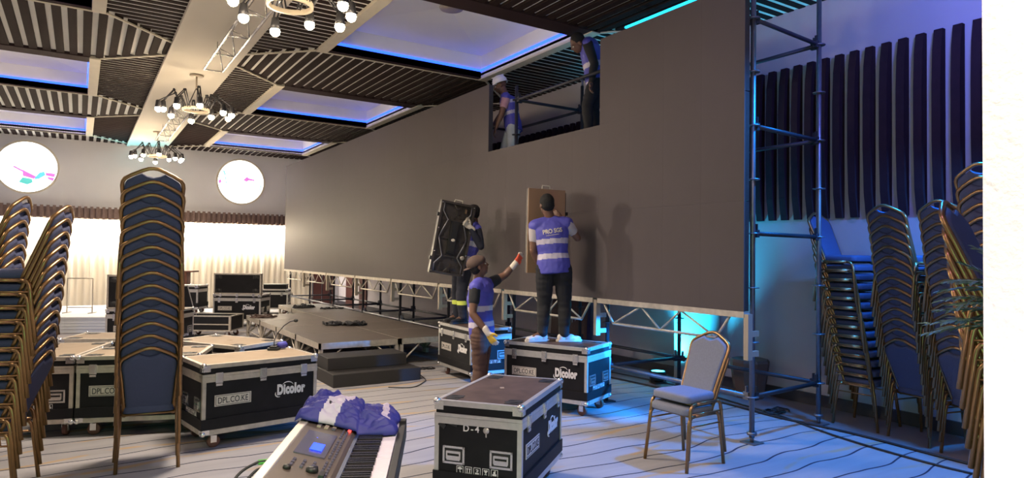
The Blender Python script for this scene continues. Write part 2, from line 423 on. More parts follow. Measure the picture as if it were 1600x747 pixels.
for (X0, X1), (c0, c1) in zip(xs_, cols):
    sl = MB(); mi = MB()
    if X0 < 0: X0 = -6.6
    wl, wr = c0-X0, X1-c1
    gaps = [(-3, rows[0][0])] + [(rows[i][1], rows[i+1][0]) for i in range(3)] + [(rows[3][1], YB)]
    # boards running along the hall, between the recesses
    for gi, (g0, g1) in enumerate(gaps):
        x = X0 + .06
        while x < X1-.04:
            t = c0-x if x < c0 else x-c1 if x > c1 else 0
            t = max(0, t)
            a = g0 + (t if gi > 0 else 0); b_ = g1 - (t if gi < 4 else 0)
            if b_-a > .05: sl.bb(x-SW/2, x+SW/2, a, b_, HC, ZP)
            x += PITCHX
    # boards running across, beside the recesses
    for (r0, r1) in rows:
        y = r0 - 1.4
        while y < r1 + 1.4:
            t = r0-y if y < r0 else y-r1 if y > r1 else 0
            t = max(0, t)
            lim0, lim1 = -3, YB
            for (e0, e1, sgn) in ((X0, c0, -1), (c1, X1, 1)):
                wd = e1-e0
                if t < wd and y < YB-.05 and (t < (P-(r1-r0))/2):
                    if sgn < 0: sl.bb(e0, e1-t, y-SW*.42, y+SW*.42, ZP-.012, ZP)
                    else: sl.bb(e0+t, e1, y-SW*.42, y+SW*.42, ZP-.012, ZP)
            y += .150
        # mitre battens
        for (cx, sg, wd) in ((c0, -1, wl), (c1, 1, wr)):
            L_ = min(wd, (P-(r1-r0))/2)
            for (cy, sy) in ((r0, -1), (r1, 1)):
                if cy == rows[3][1] and sy > 0: L_ = min(L_, .9)
                a = V((cx, cy, HC-.006)); b_ = V((cx+sg*L_, cy+sy*L_, HC-.006)); mid = (a+b_)/2
                mi.box(mid, ((b_-a).length, .035, .02), rz=math.atan2(sy, sg))
    o = sl.build('slats', 'slat_wood', ceil)
    mi.build('mitre_battens', 'trim_cream', ceil)
    for (r0, r1) in rows:
        # frame: dark boards front and back, cream boards at the sides
        MB().bb(c0, c1, r0, r0+.32, HC-.01, HC+.10).bb(c0, c1, r1-.10, r1, HC-.01, HC+.10).build('recess_frame', 'trim_dark', ceil)
        MB().bb(c0, c0+.15, r0, r1, HC-.025, HC+.02).bb(c1-.15, c1, r0, r1, HC-.025, HC+.02).bb(c0, c1, r1-.02, r1+.015, HC-.02, HC+.02).build('recess_trim', 'trim_cream', ceil)
        i0, i1, j0, j1 = c0+.15, c1-.15, r0+.32, r1-.10
        rc = MB(); zt = HC+.37; zz = HC+.53
        for (a, b_) in (((i0, j0), (i1, j0)), ((i1, j0), (i1, j1)), ((i1, j1), (i0, j1)), ((i0, j1), (i0, j0))):
            rc.quad((*a, HC), (*b_, HC), (*b_, zt), (*a, zt))
        mx, my = (i0+i1)/2, (j0+j1)/2
        for (a, b_) in (((i0, j0), (i1, j0)), ((i1, j0), (i1, j1)), ((i1, j1), (i0, j1)), ((i0, j1), (i0, j0))):
            rc.quad((*a, zt), (*b_, zt), (mx, my, zz), (mx, my, zz+.0001))
        me_o = rc.build('recess_lining', 'ceil_white', ceil)
        e = MB(); q = .022; z0, z1 = HC+.10, HC+.135
        e.bb(i0, i1, j1-q, j1-.002, z0, z1).bb(i1-q, i1-.002, j0, j1, z0, z1).bb(i0+.04, i1, j0+.002, j0+q, z0, z1)
        e.build('blue_light_strip', 'strip_blue', ceil)
        vt = MB().lathe([(.001, 0), (.16, 0), (.17, .02), (.001, .02)], (mx, my-.1, zz-.07), 20); vt.build('ceiling_speaker', 'tan_metal', ceil)
# glowing strip put in for cyan light on the slats by the right wall
MB().bb(5.86, 5.89, 2.2, 6.4, HC-.02, HC+.0).build('cyan_lit_slat', 'cyan_slat_glow', ceil)
# vertical wall slats with tapered ends (right wall)
m = MB(); y = 2.35; k = 0
prof = [(0, 2.16), (.045, 2.16), (.085, 2.42), (.105, 2.9), (.105, 3.45), (.09, 3.80), (.055, 4.01), (0, 4.01)]
while y < YB-.2:
    T = Matrix.Translation((XR, y, 0)) @ Matrix(((-1, 0, 0, 0), (0, 0, 1, 0), (0, 1, 0, 0), (0, 0, 0, 1)))
    m.prism([(p[0]*1.05, p[1]) for p in prof], -.041, .041, T=T); y += .174
wr_ = [o for o in bpy.data.objects if o.name == 'wall_right'][0]
m.build('slats', 'slat_wall', wr_)
# pilaster behind the scaffold
m = MB(); n = 24
m.lathe([(.34, 0), (.34, HC)], (XR-.02, 6.28, 0), 32)
struct('trim_4', m, 'wall_grey')
# white pillar beside the camera
struct('wall_front', MB().bb(2.52, 3.02, .15, 1.0, 0, HC, ), 'pillar')
# low white platform at the back
m = MB()
pr = [(-4.5, 17.6), (-.24, 16.3), (1.5, 15.55), (2.44, 15.7), (2.44, 19.4), (-4.5, 19.6)]
m.prism(pr, 0, .285); m.prism([(a, b_-.03) if i < 4 else (a, b_) for i, (a, b_) in enumerate(pr)], .285, .32)
for z in (.07, .13, .19, .25): m.prism([(pr[0][0], pr[0][1]-.012), (pr[1][0], pr[1][1]-.012), (pr[2][0], pr[2][1]-.014), pr[2], pr[1], pr[0]], z, z+.035)
o = m.build('low_platform', 'riser_white'); tag(o, 'low white platform in front of the back curtain carrying flight cases', 'platform')
# ================================================================== LED WALL
LX, LY0, LZ0 = 5.0, 3.87, 1.21
led = thing('led_video_wall', 'huge dark LED video wall on a scaffold, four metres high, with a gap of missing panels near its top', 'LED screen', (LX, LY0, LZ0))
pm = None
for r_ in range(3):
    for c_ in range(32):
        if r_ == 2 and 4 <= c_ <= 8: continue
        if pm is None:
            b_ = MB(); b_.bb(0, .012, .0004, .4996, .0004, .9996, mi=0); b_.bb(.012, .075, .004, .496, .004, .996, mi=1)
            for q in (.06, .44): b_.bb(.075, .09, q-.02, q+.02, .03, .97, mi=1)
            pm = b_.mesh('led_panel'); pm.materials.append(M['led_face']); pm.materials.append(M['cast_black'])
        o = bpy.data.objects.new('led_panel', pm); C.objects.link(o); o.parent = led; o.location = (0, .5*c_, r_)
# ------------------------------------------------------------------ scaffold under and behind it
def standard(x, y, z1, label, k, joint=None):
    sm = 'steel' if k == 0 else 'steel_shaded'
    t = thing('scaffold_standard', label, 'scaffold pole', (x, y, 0), 0, 'vertical poles of the scaffold')
    MB().tube([(0, 0, .05), (0, 0, z1)], .0245, 12).build('pole', sm, t)
    if x > 6: MB().tube([(0, 0, z1), (0, 0, z1+.12)], .019, 12).build('spigot', 'steel', t)
    z = .42
    while z < z1: MB().lathe([(.024, -.005), (.062, -.005), (.062, .005), (.024, .005)], (0, 0, z), 14).build('rosette', sm, t); z += .5
    MB().box((0, 0, .006), (.15, .15, .008)).tube([(0, 0, .008), (0, 0, .12)], .018, 10).lathe([(.03, 0), (.045, 0), (.045, .025), (.03, .025)], (0, 0, .075), 8).build('base_jack', sm, t)
    return t
nm = ['first', 'second', 'third', 'fourth', 'fifth', 'sixth', 'seventh', 'eighth', 'ninth']
for k in range(9):
    y = 3.93+2*k
    z1 = 4.35 if k == 0 else 4.12
    if k == 0: standard(5.2, y, z1, 'grey scaffold pole standing on the carpet just outside the right edge of the LED wall', k)
    else: standard(5.2, y, z1, f'front row scaffold pole under the LED wall, {nm[k]} from its right end', k)
for k in range(9):
    y = 4.03+2*k if k == 0 else 3.93+2*k
    standard(6.4, y, 4.42 if k == 0 else 4.3, 'free standing scaffold pole by the chair stacks with its top end bare' if k == 0 else f'rear row scaffold pole near the side wall, {nm[k]} from the right end', k)
def ledger(a, b_, label, r=.0215, grp='horizontal tubes of the scaffold'):
    lm = 'steel' if 'low front' in label else 'steel_shaded'
    a, b_ = V(a), V(b_); L = (b_-a).length; d = (b_-a).normalized()
    t = thing('scaffold_ledger', label, 'scaffold tube', a, 0, grp)
    MB().tube([d*.07, d*(L-.07)], r, 10).build('tube', lm, t)
    for q, sg in ((d*.058, 1), (d*(L-.058), -1)):
        R = d.to_track_quat('X', 'Z').to_matrix()
        MB().box(q, (.06, .035, .07), rot=R).box(q + V((0, 0, .04)), (.012, .03, .10), rot=R).build('wedge_head', lm, t)
    return t
for k in range(8):
    y0, y1 = 3.93+2*k, 5.93+2*k
    where = f'{nm[k]} bay from right end of LED wall'
    ledger((5.2, y0, .42), (5.2, y1, .42), f'low front scaffold tube, {where}')
    ledger((6.4, y0 if k else 4.03, .42), (6.4, y1, .42), f'low rear scaffold tube, {where}')
    if k < 3:
        ledger((6.4, y0 if k else 4.03, 2.92), (6.4, y1, 2.92), f'rear scaffold tube at mid height, {where}')
        ledger((6.4, y0 if k else 4.03, 3.92), (6.4, y1, 3.92), f'rear scaffold tube near the ceiling, {where}')
        if k < 2: ledger((5.2, y0, 3.92), (5.2, y1, 3.92), f'front scaffold tube near the ceiling, {where}')
for k in range(9):
    y = 3.93+2*k; y2 = 4.03 if k == 0 else y
    for z in ((.42, 1.92, 2.92, 3.92) if k == 0 else (.42,) if k > 3 else (.42, 3.92)):
        lv = {.42: 'near the floor', 1.92: 'at head height', 2.92: 'at mid height', 3.92: 'near the ceiling'}[z]
        ledger((5.2, y, z), (6.4, y2, z), f'short crosswise scaffold tube {lv} at the {nm[k]} pole from the right')
def plank(x0, x1, y0, y1, z, lab):
    t = thing('scaffold_plank', lab, 'plank', ((x0+x1)/2, (y0+y1)/2, z), 0, 'planks of the scaffold')
    MB().bb(-(x1-x0)/2, (x1-x0)/2, -(y1-y0)/2, (y1-y0)/2, -.035, 0).build('board', 'plank', t)
    m = MB()
    for sy in (-1, 1): m.bb(-(x1-x0)/2, (x1-x0)/2, sy*(y1-y0)/2-.01, sy*(y1-y0)/2+.01, -.04, .004)
    m.build('end_caps', 'steel', t)
plank(5.235, 5.80, 7.97, 9.89, 2.802, 'scaffold plank under the worker in the white helmet')
plank(5.235, 5.80, 5.97, 7.89, 3.175, 'scaffold plank under the worker stooping below the ceiling')
ledger((5.2, 7.93, 2.74), (6.4, 7.93, 2.74), 'short scaffold tube carrying the lower plank at its right end')
ledger((5.2, 9.93, 2.74), (6.4, 9.93, 2.74), 'short scaffold tube carrying the lower plank at its left end')
ledger((5.2, 5.93, 3.115), (6.4, 5.93, 3.115), 'short scaffold tube carrying the upper plank at its right end')
ledger((5.2, 7.93, 3.115), (6.4, 7.93, 3.115), 'short scaffold tube carrying the upper plank at its left end')
# light trusses carrying the LED wall
for k in range(8):
    y0 = 3.93+2*k
    t = thing('support_truss', f'short aluminium truss under the LED wall, {nm[k]} from its right end' , 'truss', (5.04, y0, 1.21), 0, 'trusses under the LED wall')
    MB().bb(-.04, .04, -.06 if k == 0 else .035, 1.955, -.055, 0).build('top_rail', 'alu_worn', t)
    m = MB(); zb, ya, yb = -.27, .28, 1.72
    m.tube([(0, .12, -.05), (0, ya, zb)], .013).tube([(0, yb, zb), (0, 1.88, -.05)], .013).tube([(0, ya, zb), (0, yb, zb)], .015)
    ps = [(0, ya, zb), (0, .72, -.05), (0, 1.0, zb), (0, 1.28, -.05), (0, yb, zb)]
    for a, b_ in zip(ps, ps[1:]): m.tube([a, b_], .011)
    m.build('web', 'alu_worn', t)
    MB().bb(-.035, .025, -.105 if k == 0 else -.03, -.055 if k == 0 else .02, -.43, -.02).box((.07, -.08 if k == 0 else 0, -.2), (.12, .03, .05)).box((.07, -.08 if k == 0 else 0, -.38), (.12, .03, .05)).build('end_bracket', 'tan_metal', t)

# ================================================================== FLIGHT CASES
TXT = {}
def tmesh(key):
    if key not in TXT:
        if key == 'dpl': TXT[key] = text_mesh('DPL.CO.KE', .08, .0008, .0005, fit=(.255, .052))
        elif key == 'dicolor': TXT[key] = text_mesh('Dicolor', .150, .0012, .0095, sp=1.12, fit=(.265, .098))
        elif key == 'd4': TXT[key] = text_mesh('D-4', .060, .0008, .001, sp=1.35)
    return TXT[key].copy()
def handle_plate(mb, c, n, xdir):
    """recessed butterfly handle in a rimmed dish; c centre, n outward normal"""
    n = V(n); x = V(xdir); u = V((0, 0, 1)); R = Matrix((x, u, n)).transposed()
    c = V(c)
    w_, h_ = .155, .115
    for sx, sy, dx, dy in ((0, 1, w_, .014), (0, -1, w_, .014), (1, 0, .014, h_), (-1, 0, .014, h_)):
        mb.box(c + x*sx*(w_-.014)/2 + u*sy*(h_-.014)/2 + n*.003, (dx, dy, .008), rot=R)
    mb.box(c + n*.001, (w_-.02, h_-.02, .003), rot=R, mi=1)
    mb.box(c + n*.008 + u*.02, (w_*.62, .016, .012), rot=R)
    for s in (-1, 1): mb.box(c + n*.008 + x*s*w_*.30 + u*.0, (.010, .05, .010), rot=R)
    mb.box(c + n*.009 - u*.018, (w_*.60, .030, .010), rot=R)
def icon(mb, c, n, xdir, kind):
    n = V(n); x = V(xdir); u = V((0, 0, 1)); R = Matrix((x, u, n)).transposed(); c = V(c); s = .045
    for a, b_, dx, dy in ((0, 1, s, .003), (0, -1, s, .003), (1, 0, .003, s), (-1, 0, .003, s)):
        mb.box(c + x*a*s/2 + u*b_*s/2 + n*.001, (dx, dy, .0015), rot=R)
    def bx(px_, py_, dx, dy): mb.box(c + x*px_ + u*py_ + n*.001, (dx, dy, .0015), rot=R)
    if kind == 0: bx(0, .007, .03, .010); bx(0, .013, .018, .006); bx(0, -.006, .004, .02); bx(.003, -.015, .009, .004)
    elif kind == 1:
        for q in (-.009, .009): bx(q, -.002, .006, .022); bx(q, .010, .013, .006)
        bx(0, -.017, .034, .003)
    elif kind == 2: bx(0, .010, .018, .005); bx(.006, .004, .006, .010); bx(0, -.002, .012, .005); bx(0, -.014, .026, .010)
    elif kind == 3: bx(0, .010, .026, .008); bx(0, .002, .014, .010); bx(0, -.006, .005, .012); bx(0, -.014, .018, .004)
    else: bx(0, -.010, .028, .012); bx(0, .004, .014, .014); bx(.004, .014, .006, .008)
def caster(parent, x, y, zt, brake=False):
    m = MB(); m.box((x, y, zt-.006), (.10, .085, .008)).tube([(x, y, zt-.01), (x, y, zt-.03)], .022, 12)
    for s in (-1, 1): m.box((x+.012, y+s*.024, zt-.055), (.05, .004, .06))
    o = m.build('caster', 'chrome', parent)
    MB().lathe([(.012, -.019), (.050, -.019), (.054, -.012), (.054, .012), (.050, .019), (.012, .019)], (x+.015, y, .054), 20, axis=(0, 1, 0)).build('wheel', 'wheel_red', o)
def flight_case(label, cx, cy, ang, L=1.026, W=.605, H=.727, top='case_top_dark', zb=.13, signs=True, group='flight cases', name='flight_case', dishes=True, z=0, d4=False, casters=True, corner_n=True, ends=True, latches=3):
    t = thing(name, label, 'flight case', (cx, cy, z), math.radians(ang), group)
    hx, hy = L/2, W/2; zl = H-.105                       # lid joint height
    MB().bb(-hx+.006, hx-.006, -hy+.006, hy-.006, zb+.01, zl).build('body', 'case_black', t)
    MB().bb(-hx+.006, hx-.006, -hy+.006, hy-.006, zl+.001, H-.006).build('lid', 'case_black', t)
    MB().bb(-hx+.02, hx-.02, -hy+.02, hy-.02, H-.007, H-.001).build('lid_top', top, t)
    # tray at the bottom, a little proud
    MB().bb(-hx-.008, hx+.008, -hy-.008, hy+.008, zb+.045, zb+.135).build('bottom_tray', 'case_black', t)
    e = MB(); w_ = .030
    for sx in (-1, 1):
        for sy in (-1, 1):
            e.box((sx*(hx-w_/2), sy*(hy-.002), (zb+zl)/2), (w_, .006, zl-zb)); e.box((sx*(hx-.002), sy*(hy-w_/2), (zb+zl)/2), (.006, w_, zl-zb))
    for sy in (-1, 1):
        for z0, z1 in ((H-.034, H), (zl-.0455, zl-.001), (zl+.001, zl+.022), (zb, zb+.042)):
            e.bb(-hx, hx, sy*hy-.004, sy*hy+.004, z0, z1)
        e.bb(-hx, hx, min(sy*hy, sy*(hy-.028)), max(sy*hy, sy*(hy-.028)), H-.004, H+.001)
    for sx in (-1, 1):
        for z0, z1 in ((H-.034, H), (zl-.0455, zl-.001), (zl+.001, zl+.022), (zb, zb+.042)):
            e.bb(sx*hx-.004, sx*hx+.004, -hy, hy, z0, z1)
        e.bb(min(sx*hx, sx*(hx-.028)), max(sx*hx, sx*(hx-.028)), -hy, hy, H-.004, H+.001)
    e.build('edge_extrusions', 'alu_worn' if top == 'case_top_tan' else 'alu', t)
    for sx in (-1, 1):
        for sy in (-1, 1):
            for zz in (H-.012, zb+.012):
                c = V((sx*(hx-.010), sy*(hy-.010), zz)); m = MB().ell(c, .026, n=12)
                s2 = 1 if zz > .4 else -1
                m.box((sx*(hx+.0025), sy*(hy-.032), zz-s2*.022), (.006, .06, .055)); m.box((sx*(hx-.032), sy*(hy+.0025), zz-s2*.022), (.06, .006, .055))
                m.build('corner', 'chrome', t)
    # latches on the long faces
    if latches:
        for sy in (-1, 1):
            for q in ((-.37, 0.0, .37) if latches == 3 else (-.3, .3)):
                m = MB(); y = sy*(hy+.006)
                m.box((q*L, y, zl-.012), (.062, .012, .088)); m.box((q*L, y+sy*.008, zl-.008), (.046, .008, .060)); m.box((q*L, y+sy*.012, zl-.022), (.030, .006, .016)); m.box((q*L, y+sy*.002, zl-.07), (.054, .010, .020))
                m.build('latch', 'chrome', t)
    if ends:
        for sx in (-1, 1):
            for q in (-.165, .165):
                m = MB(); handle_plate(m, (sx*(hx-.005), q*W/.605, .375 if H < .75 else .42), (sx, 0, 0), (0, sx, 0)); m.build('handle', ['chrome', 'black_plastic'], t)
            m = MB()
            for k in range(5): icon(m, (sx*(hx-.005), sx*(-.12+.06*k), .285), (sx, 0, 0), (0, sx, 0), k)
            m.build('shipping_marks', 'print_white', t)
    if signs:
        for sy in (-1,):
            y = sy*(hy-.004)
            px0 = -.25*L; s = MB().bb(px0-.155, px0+.155, y-.004, y, .365, .460).build('name_plate', 'label_white', t)
            fr = MB()
            for a, b_, c_, d_ in ((-.147, .147, .4495, .4535), (-.147, .147, .3715, .3755), (-.147, -.143, .3715, .4535), (.143, .147, .3715, .4535)):
                fr.bb(px0+a, px0+b_, y-.005, y-.003, c_, d_)
            fr.build('border', 'ink', s)
            me = place_text(tmesh('dpl'), (px0, y-.0055, .4125), (1, 0, 0), (0, 0, 1)); me.transform(Matrix.Identity(4)); link_mesh('lettering', me, 'ink', s)
            me = place_text(tmesh('dicolor'), (.26*L, y-.003, .440), (1, 0, 0), (0, 0, 1)); lo = link_mesh('logo', me, 'print_white', t)
            sw = MB().tube([(.26*L-.115+.035*math.cos(a), y-.003, .405+.030*math.sin(a)) for a in [2.6+.3*i for i in range(9)]], [.001+.005*math.sin(PI*i/8) for i in range(9)], 5)
            sw.tube([(.26*L-.035+.055*math.cos(a), y-.003, .462+.042*math.sin(a)) for a in [.3+.3*i for i in range(9)]], [.001+.004*math.sin(PI*i/8) for i in range(9)], 5)
            sw.build('logo_swoosh', 'print_white', lo)
    if d4:
        me = place_text(tmesh('d4'), (-hx+.002, .045, .555), (0, -1, 0), (0, 0, 1)); link_mesh('case_number', me, 'print_white', t)
        MB().lathe([(.001, 0), (.021, 0), (.021, .002), (.001, .002)], (-hx+.004, -.06, .553), 18, axis=(-1, 0, 0)).box((-hx+.003, -.06, .525), (.002, .008, .03)).build('sticker', 'alu', t)
        MB().box((-hx-.001, .205, .585), (.005, .13, .022), rot=Matrix.Rotation(.25, 3, 'X')).box((-hx-.001, .25, .565), (.005, .05, .03), rot=Matrix.Rotation(.6, 3, 'X')).build('tape', 'rubber', t)
    if dishes:
        for sx in (-1, 1):
            for sy in (-1, 1):
                m = MB(); cx_, cy_ = sx*(hx-.115), sy*(hy-.095)
                m.lathe([(.001, 0), (.040, 0), (.042, .003), (.001, .003)], (cx_, cy_, H-.001), 16)
                m.box((cx_, cy_, H+.0005), (.13, .09, .003)); m.box((cx_, cy_, H+.001), (.05, .11, .003), rz=.5)
                m.build('caster_dish', 'rubber', t)
        MB().box((.02, .02, H), (.05, .03, .002), rz=.4).build('worn_patch', 'case_top_tan', t)
    if casters:
        for sx in (-1, 1):
            for sy in (-1, 1): caster(t, sx*(hx-.11), sy*(hy-.09), zb)
    return t
def at_corner(x, y, ang_u, sgn, L=1.026, W=.605):
    a = math.radians(ang_u); U = V((math.cos(a), math.sin(a))); W_ = V((-math.sin(a), math.cos(a)))*sgn
    c = V((x, y)) + U*L/2 + W_*W/2; return c.x, c.y, ang_u if sgn > 0 else ang_u+180
c = at_corner(.894, 6.141, 9.06, 1); flight_case('black flight case with tan lid, a microphone on it, right of the tall chair stack', *c, top='case_top_tan', dishes=False)
c = at_corner(2.378, 3.518, 38.46, 1); flight_case('black flight case marked D-4 in the foreground with a scuffed brown top', *c, d4=True)
c = at_corner(4.468, 5.408, 114.76, -1); flight_case('black flight case that the worker with lettering on his back stands on', *c)
c = at_corner(4.267, 7.51, 87.17, -1); flight_case('black flight case with blue lit end under the worker carrying the panel', *c)
# group of cases on the left, tan tops
flight_case('tan topped flight case just behind the tall centre chair stack, long side forward', *at_corner(.0, 7.17, -19, 1)[:2], -19, top='case_top_tan', dishes=True)
a = math.radians(-19); U = V((math.cos(a), math.sin(a))); Vv = V((-math.sin(a), math.cos(a)))
cc = V((-.025, 7.18)) - U*.3025 + Vv*.513
flight_case('flight case showing its end handle between the two left chair stacks', cc.x, cc.y, -19+90, top='case_top_tan', signs=False)
flight_case('farthest tan topped flight case of the group behind the tall chair stack', .42, 8.72, -25, top='case_top_tan', signs=False)
c = at_corner(1.38, 7.18, 122, -1); flight_case('tan topped flight case turned askew behind the one with the microphone', *c, top='case_top_tan', signs=False)
# two cases with raised lids at the back
def lidded(label, cx, cy, ang, L, lidh, **k):
    t = flight_case(label, cx, cy, ang, L=L, H=.727, dishes=False, **k)
    hx, hy = L/2, .3; z0, z1 = .73, .73+lidh
    m = MB().bb(-hx+.02, hx-.02, -hy+.015, -hy+.10, z0+.02, z1-.02)
    l = m.build('raised_lid', 'case_black', t)
    e = MB()
    for a_, b_, c_, d_ in ((-hx, hx, z0, z0+.03), (-hx, hx, z1-.03, z1), (-hx, -hx+.03, z0, z1), (hx-.03, hx, z0, z1)):
        e.bb(a_, b_, -hy+.008, -hy+.11, c_, d_)
    e.build('lid_trim', 'alu_worn', l)
    d = MB()
    for sx in (-1, 1):
        for zz in (z0+.085, z1-.085): d.box((sx*(hx-.12), -hy+.012, zz), (.13, .012, .07)).lathe([(.001, 0), (.045, 0), (.045, .012), (.001, .012)], (sx*(hx-.12), -hy+.012, zz), 14, axis=(0, -1, 0))
    d.build('caster_dish', 'rubber', l)
    for q in (-.35, 0, .35): MB().box((q*L, -hy-.004, z0-.02), (.055, .012, .07)).build('hinge', 'chrome', l)
    return t
lidded('flight case with raised lid standing near the stage end by the curtain', 3.16, 16.25, -33, 1.07, .47)
lidded('flight case with raised lid glimpsed between the left and centre chair stacks', 1.02, 12.65, -33, 1.15, .56)
flight_case('small flight case below the far left end of the LED wall', 4.55, 19.1, -22, L=.80, W=.6, H=.68, signs=False, dishes=False, latches=2)
bx_ = thing('equipment_case', 'low black equipment box on top of the small far flight case', 'case', (4.6, 19.12, .683), math.radians(-22))
MB().bb(-.30, .30, -.2, .2, 0, .11).build('body', 'case_black', bx_); MB().bb(-.31, .31, -.21, .21, .10, .125).build('lid', 'black_plastic', bx_)
for k, (x, y, s) in enumerate(((1.62, 16.75, 'leftmost'), (1.96, 16.53, 'middle'), (2.28, 16.32, 'rightmost'))):
    if k < 2 or True: flight_case(f'narrow upright flight case on the low platform by the curtain, {s} of three', x-.12, y, -33, L=.385, W=.5, H=.62, zb=.10, z=.32, signs=False, dishes=False, latches=0, top='label_white', ends=False, group='narrow cases on the platform', casters=True)
# open low case
t = thing('open_trunk', 'low open flight case with tilted lid beyond the tan topped cases', 'flight case', (2.26, 14.48, 0), math.radians(-33))
m = MB(); L_, W_, z0, z1 = .96, .6, .13, .43
for sy in (-1, 1): m.bb(-L_/2, L_/2, sy*W_/2-.012, sy*W_/2+.012, z0, z1)
for sx in (-1, 1): m.bb(sx*L_/2-.012, sx*L_/2+.012, -W_/2, W_/2, z0, z1)
m.bb(-L_/2, L_/2, -W_/2, W_/2, z0, z0+.02); m.build('body', 'case_black', t)
e = MB()
for sy in (-1, 1):
    for zz in (z1-.02, z0+.12, z0): e.bb(-L_/2-.005, L_/2+.005, sy*W_/2-.018, sy*W_/2+.018, zz, zz+.022)
for sx in (-1, 1):
    for zz in (z1-.02, z0): e.bb(sx*L_/2-.018, sx*L_/2+.018, -W_/2, W_/2, zz, zz+.022)
for sx in (-1, 1):
    for sy in (-1, 1): e.bb(sx*L_/2-.02, sx*L_/2+.02, sy*W_/2-.02, sy*W_/2+.02, z0, z1)
e.build('edge_extrusions', 'alu_worn', t)
R = Matrix.Rotation(-.28, 3, 'Y'); c0 = V((-L_/2-.03, 0, z1))
l = MB().box(c0 + R @ V((-.02, 0, .29)), (.05, W_, .56), rot=R).build('lid', 'case_black', t)
e = MB()
for zz in (.01, .57): e.box(c0 + R @ V((-.02, 0, zz)), (.065, W_+.02, .025), rot=R)
for sy in (-1, 1): e.box(c0 + R @ V((-.02, sy*W_/2, .29)), (.065, .025, .58), rot=R)
e.build('lid_trim', 'alu', l)
MB().tube([(-L_/2+.02, -W_/2-.02, z1+.02), (-L_/2+.2, -W_/2-.03, z1-.02), (-L_/2+.05, -W_/2-.06, z0+.08)], .012).build('lid_stay', 'alu', t)
for sx in (-1, 1):
    for sy in (-1, 1): caster(t, sx*.38, sy*.2, .13)
o = MB().ell((0, 0, .07), (.22, .14, .07), n=14).ell((.16, .05, .06), (.12, .10, .06), n=12).build('folded_cloth', 'teal_cloth'); o.location = (2.36, 14.6, .15)
tag(o, 'turquoise cloth lying in the low open flight case', 'cloth')

# ================================================================== STAGE
def deck(x0, x1, y0, y1, label):
    t = thing('stage_deck', label, 'stage deck', ((x0+x1)/2, (y0+y1)/2, 0), 0, 'stage decks')
    hx, hy, H_ = (x1-x0)/2-.004, (y1-y0)/2-.004, .42
    MB().bb(-hx+.006, hx-.006, -hy+.006, hy-.006, H_-.02, H_+.002).build('deck_board', 'stage_top', t)
    e = MB()
    for sy in (-1, 1): e.bb(-hx, hx, sy*(hy-.03), sy*hy, H_-.085, H_+.001)
    for sx in (-1, 1): e.bb(sx*(hx-.03), sx*hx, -hy, hy, H_-.085, H_+.001)
    e.build('frame', 'alu_worn', t)
    for sx in (-1, 1):
        for sy in (-1, 1): MB().bb(sx*(hx-.035)-.025, sx*(hx-.035)+.025, sy*(hy-.035)-.025, sy*(hy-.035)+.025, 0, H_-.08).build('leg', 'alu_worn', t)
    def br(*p, r=.014): MB().tube(p, r, 6).build('brace', 'alu_worn', t)
    for sx in (-1, 1):
        x = sx*(hx-.035)
        br((x, -hy+.06, .08), (x, -hy+.34, H_-.09)); br((x, hy-.06, .08), (x, hy-.34, H_-.09)); br((x, -hy+.04, .10), (x, hy-.04, .10), r=.012)
    for sy in (-1, 1):
        y = sy*(hy-.035); br((-hx+.06, y, .08), (-hx+.34, y, H_-.09)); br((hx-.06, y, .08), (hx-.34, y, H_-.09))
for k in range(4):
    y0 = 9.28+1.22*k
    deck(2.83, 4.05, y0, y0+1.22, f'stage deck with black top in the left row, {nm[k]} from the steps')
for k in range(6):
    y0 = 9.28+1.22*k
    deck(4.05, 5.10, y0, y0+1.22, f'stage deck with black top in the row beside the LED wall, {nm[k]} from the front')
t = thing('stage_steps', 'black two step wooden stair block in front of the stage', 'steps', (3.27, 8.62, 0), 0)
MB().bb(-.58, .62, -.42, .40, 0, .165).build('lower_step', 'stage_black', t, .006)
MB().bb(-.55, .55, -.10, .40, .166, .325).build('upper_step', 'stage_black', t, .006)

